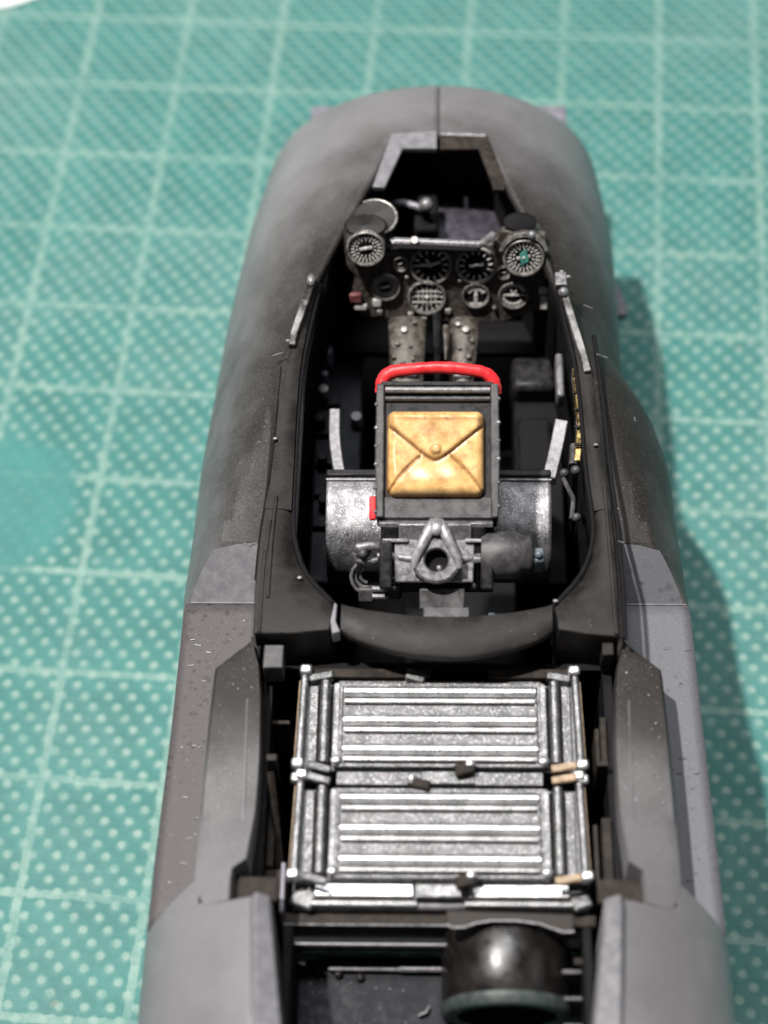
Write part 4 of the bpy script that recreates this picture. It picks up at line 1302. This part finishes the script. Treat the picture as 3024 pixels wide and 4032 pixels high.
# ------------------------------------------------------------------ aft bay
for (x0, x1, y0, y1, z0, z1, m, n) in ((-1.02, 1.04, -2.82, -2.905, 2.26, 2.34, 'brown', 'cross_beam'), (-0.97, 1.0, -2.945, -3.02, 2.17, 2.25, 'black', 'cross_beam')):
    obj(n, MB().bx(x0, x1, y0, y1, z0, z1), m, FUS, bev=0.014)
obj('beam_highlight', MB().tube([(-1.0, -2.90, 2.335), (0.2, -2.90, 2.335)], 0.008, 8), 'seatlight', FUS)  # pale strip laid on as the highlight line along the beam
for x in (-0.60, -0.57, -0.54, -0.51, -0.03, 0.0, 0.03):
    obj('slot_bar', MB().bx(x - 0.006, x + 0.006, -2.91, -2.94, 2.10, 2.17), 'tubering', FUS)
obj('beam_highlight', MB().tube([(-0.95, -3.0, 2.252), (0.1, -3.0, 2.252)], 0.009, 6), 'seatlight', FUS)  # highlight line of the lower beam, also a pale strip
obj('slot_tray', MB().bx(-0.94, 0.15, -2.91, -2.94, 2.05, 2.09), 'tubering', FUS)
for sd in (-1, 1):
    obj('bay_wall', MB().bx(sd * 0.93, sd * 0.98, -3.0, -4.6, 0.4, 2.55), 'black', FUS)
for k in range(4):
    obj('wall_bracket', MB().bx(0.80, 0.93, -3.20 - 0.16 * k, -3.23 - 0.16 * k, 1.9, 2.36 - 0.05 * k), 'seat', FUS, bev=0.008)
obj('wall_bracket', MB().box((0.905, -3.17, 2.40), (0.06, 0.05, 0.05)), 'brown', FUS, bev=0.01)
RP = thing('rivet_plate', 'blue black floor plate with small round rivets behind the silver boxes', 'plate', (-0.45, -3.5, 1.8))
obj('plate', MB().bx(-0.93, 0.12, -2.97, -4.3, 1.84, 1.90), 'blue', RP, bev=0.02)
obj('hinge_rod', MB().tube([(-0.72, -3.05, 1.95), (-0.23, -3.05, 1.95)], 0.016, 8).tube([(-0.25, -3.05, 1.955), (0.08, -3.05, 1.955)], 0.024, 10), 'seatlight', RP)
for k, x in enumerate((-0.80, -0.655, -0.51)):
    obj('rivet', MB().ball((x, -3.06 - 0.02 * k, 1.92), 0.032, 12), 'gloss', RP)
for (x, y) in ((-0.84, -3.22), (-0.82, -3.28), (-0.77, -3.19), (-0.66, -3.22), (-0.57, -3.21), (-0.40, -3.245), (-0.31, -3.25), (-0.22, -3.26), (-0.70, -3.51), (-0.74, -3.50), (-0.60, -3.53), (-0.82, -3.48), (-0.50, -3.50), (-0.2, -3.48), (-0.37, -3.38), (-0.05, -3.40)):
    obj('rivet', MB().ball((x, y + 0.08, 1.90), 0.012, 8), 'seat', RP)
obj('loose_chip', MB().tube([(-0.12, -3.36, 1.93), (-0.07, -3.34, 1.94), (-0.05, -3.30, 1.94)], 0.012, 6), 'seat', RP)

TB = thing('exhaust_tube', 'black rubbed open-ended tube on a bracket, near edge of the bay', 'tube', (0.44, -3.2, 2.0))
AX = Vector((0, -0.993, -0.115)).normalized()
TO = Vector((0.455, -2.90, 2.28))
R_ = 0.425
mb = MB().lathe([(0.0001, -0.02), (R_ * 0.97, -0.02), (R_, 0.0), (R_, 0.44), (R_ * 0.985, 0.45)], TO + Vector((0, 0.0, -0.16)), AX, 56)
obj('tube_body', mb, 'tube', TB)
TE = TO + Vector((0, 0.0, -0.16)) + AX * 0.45
mb = MB().lathe([(R_ * 0.96, -0.02), (R_ * 1.02, 0.0), (R_ * 1.02, 0.05), (R_ * 0.98, 0.075), (R_ * 0.80, 0.075), (R_ * 0.76, 0.06)], TE, AX, 56)
obj('tube_rim', mb, 'tubering', TB)
obj('tube_bore', MB().lathe([(R_ * 0.76, 0.06), (R_ * 0.75, -0.3)], TE, AX, 56), 'black', TB)
obj('tube_core', MB().lathe([(0.0001, -0.2), (R_ * 0.76, -0.2)], TE, AX, 40), 'silverdark', TB)
# bracket with wavy edge
poly = [(0.06, -2.90), (0.87, -2.92), (0.87, -3.035), (0.80, -3.04), (0.72, -3.01), (0.66, -2.985), (0.5, -2.965), (0.35, -2.965), (0.24, -2.985), (0.18, -3.01), (0.10, -3.015), (0.06, -2.995)]
obj('tube_bracket', MB().prism(poly, 2.54, 2.59), 'dark', TB, bev=0.008)
obj('bracket_edge', MB().tube([(a, b - 0.003, 2.585) for a, b in poly[2:]], 0.008, 6), 'seatlight', TB)
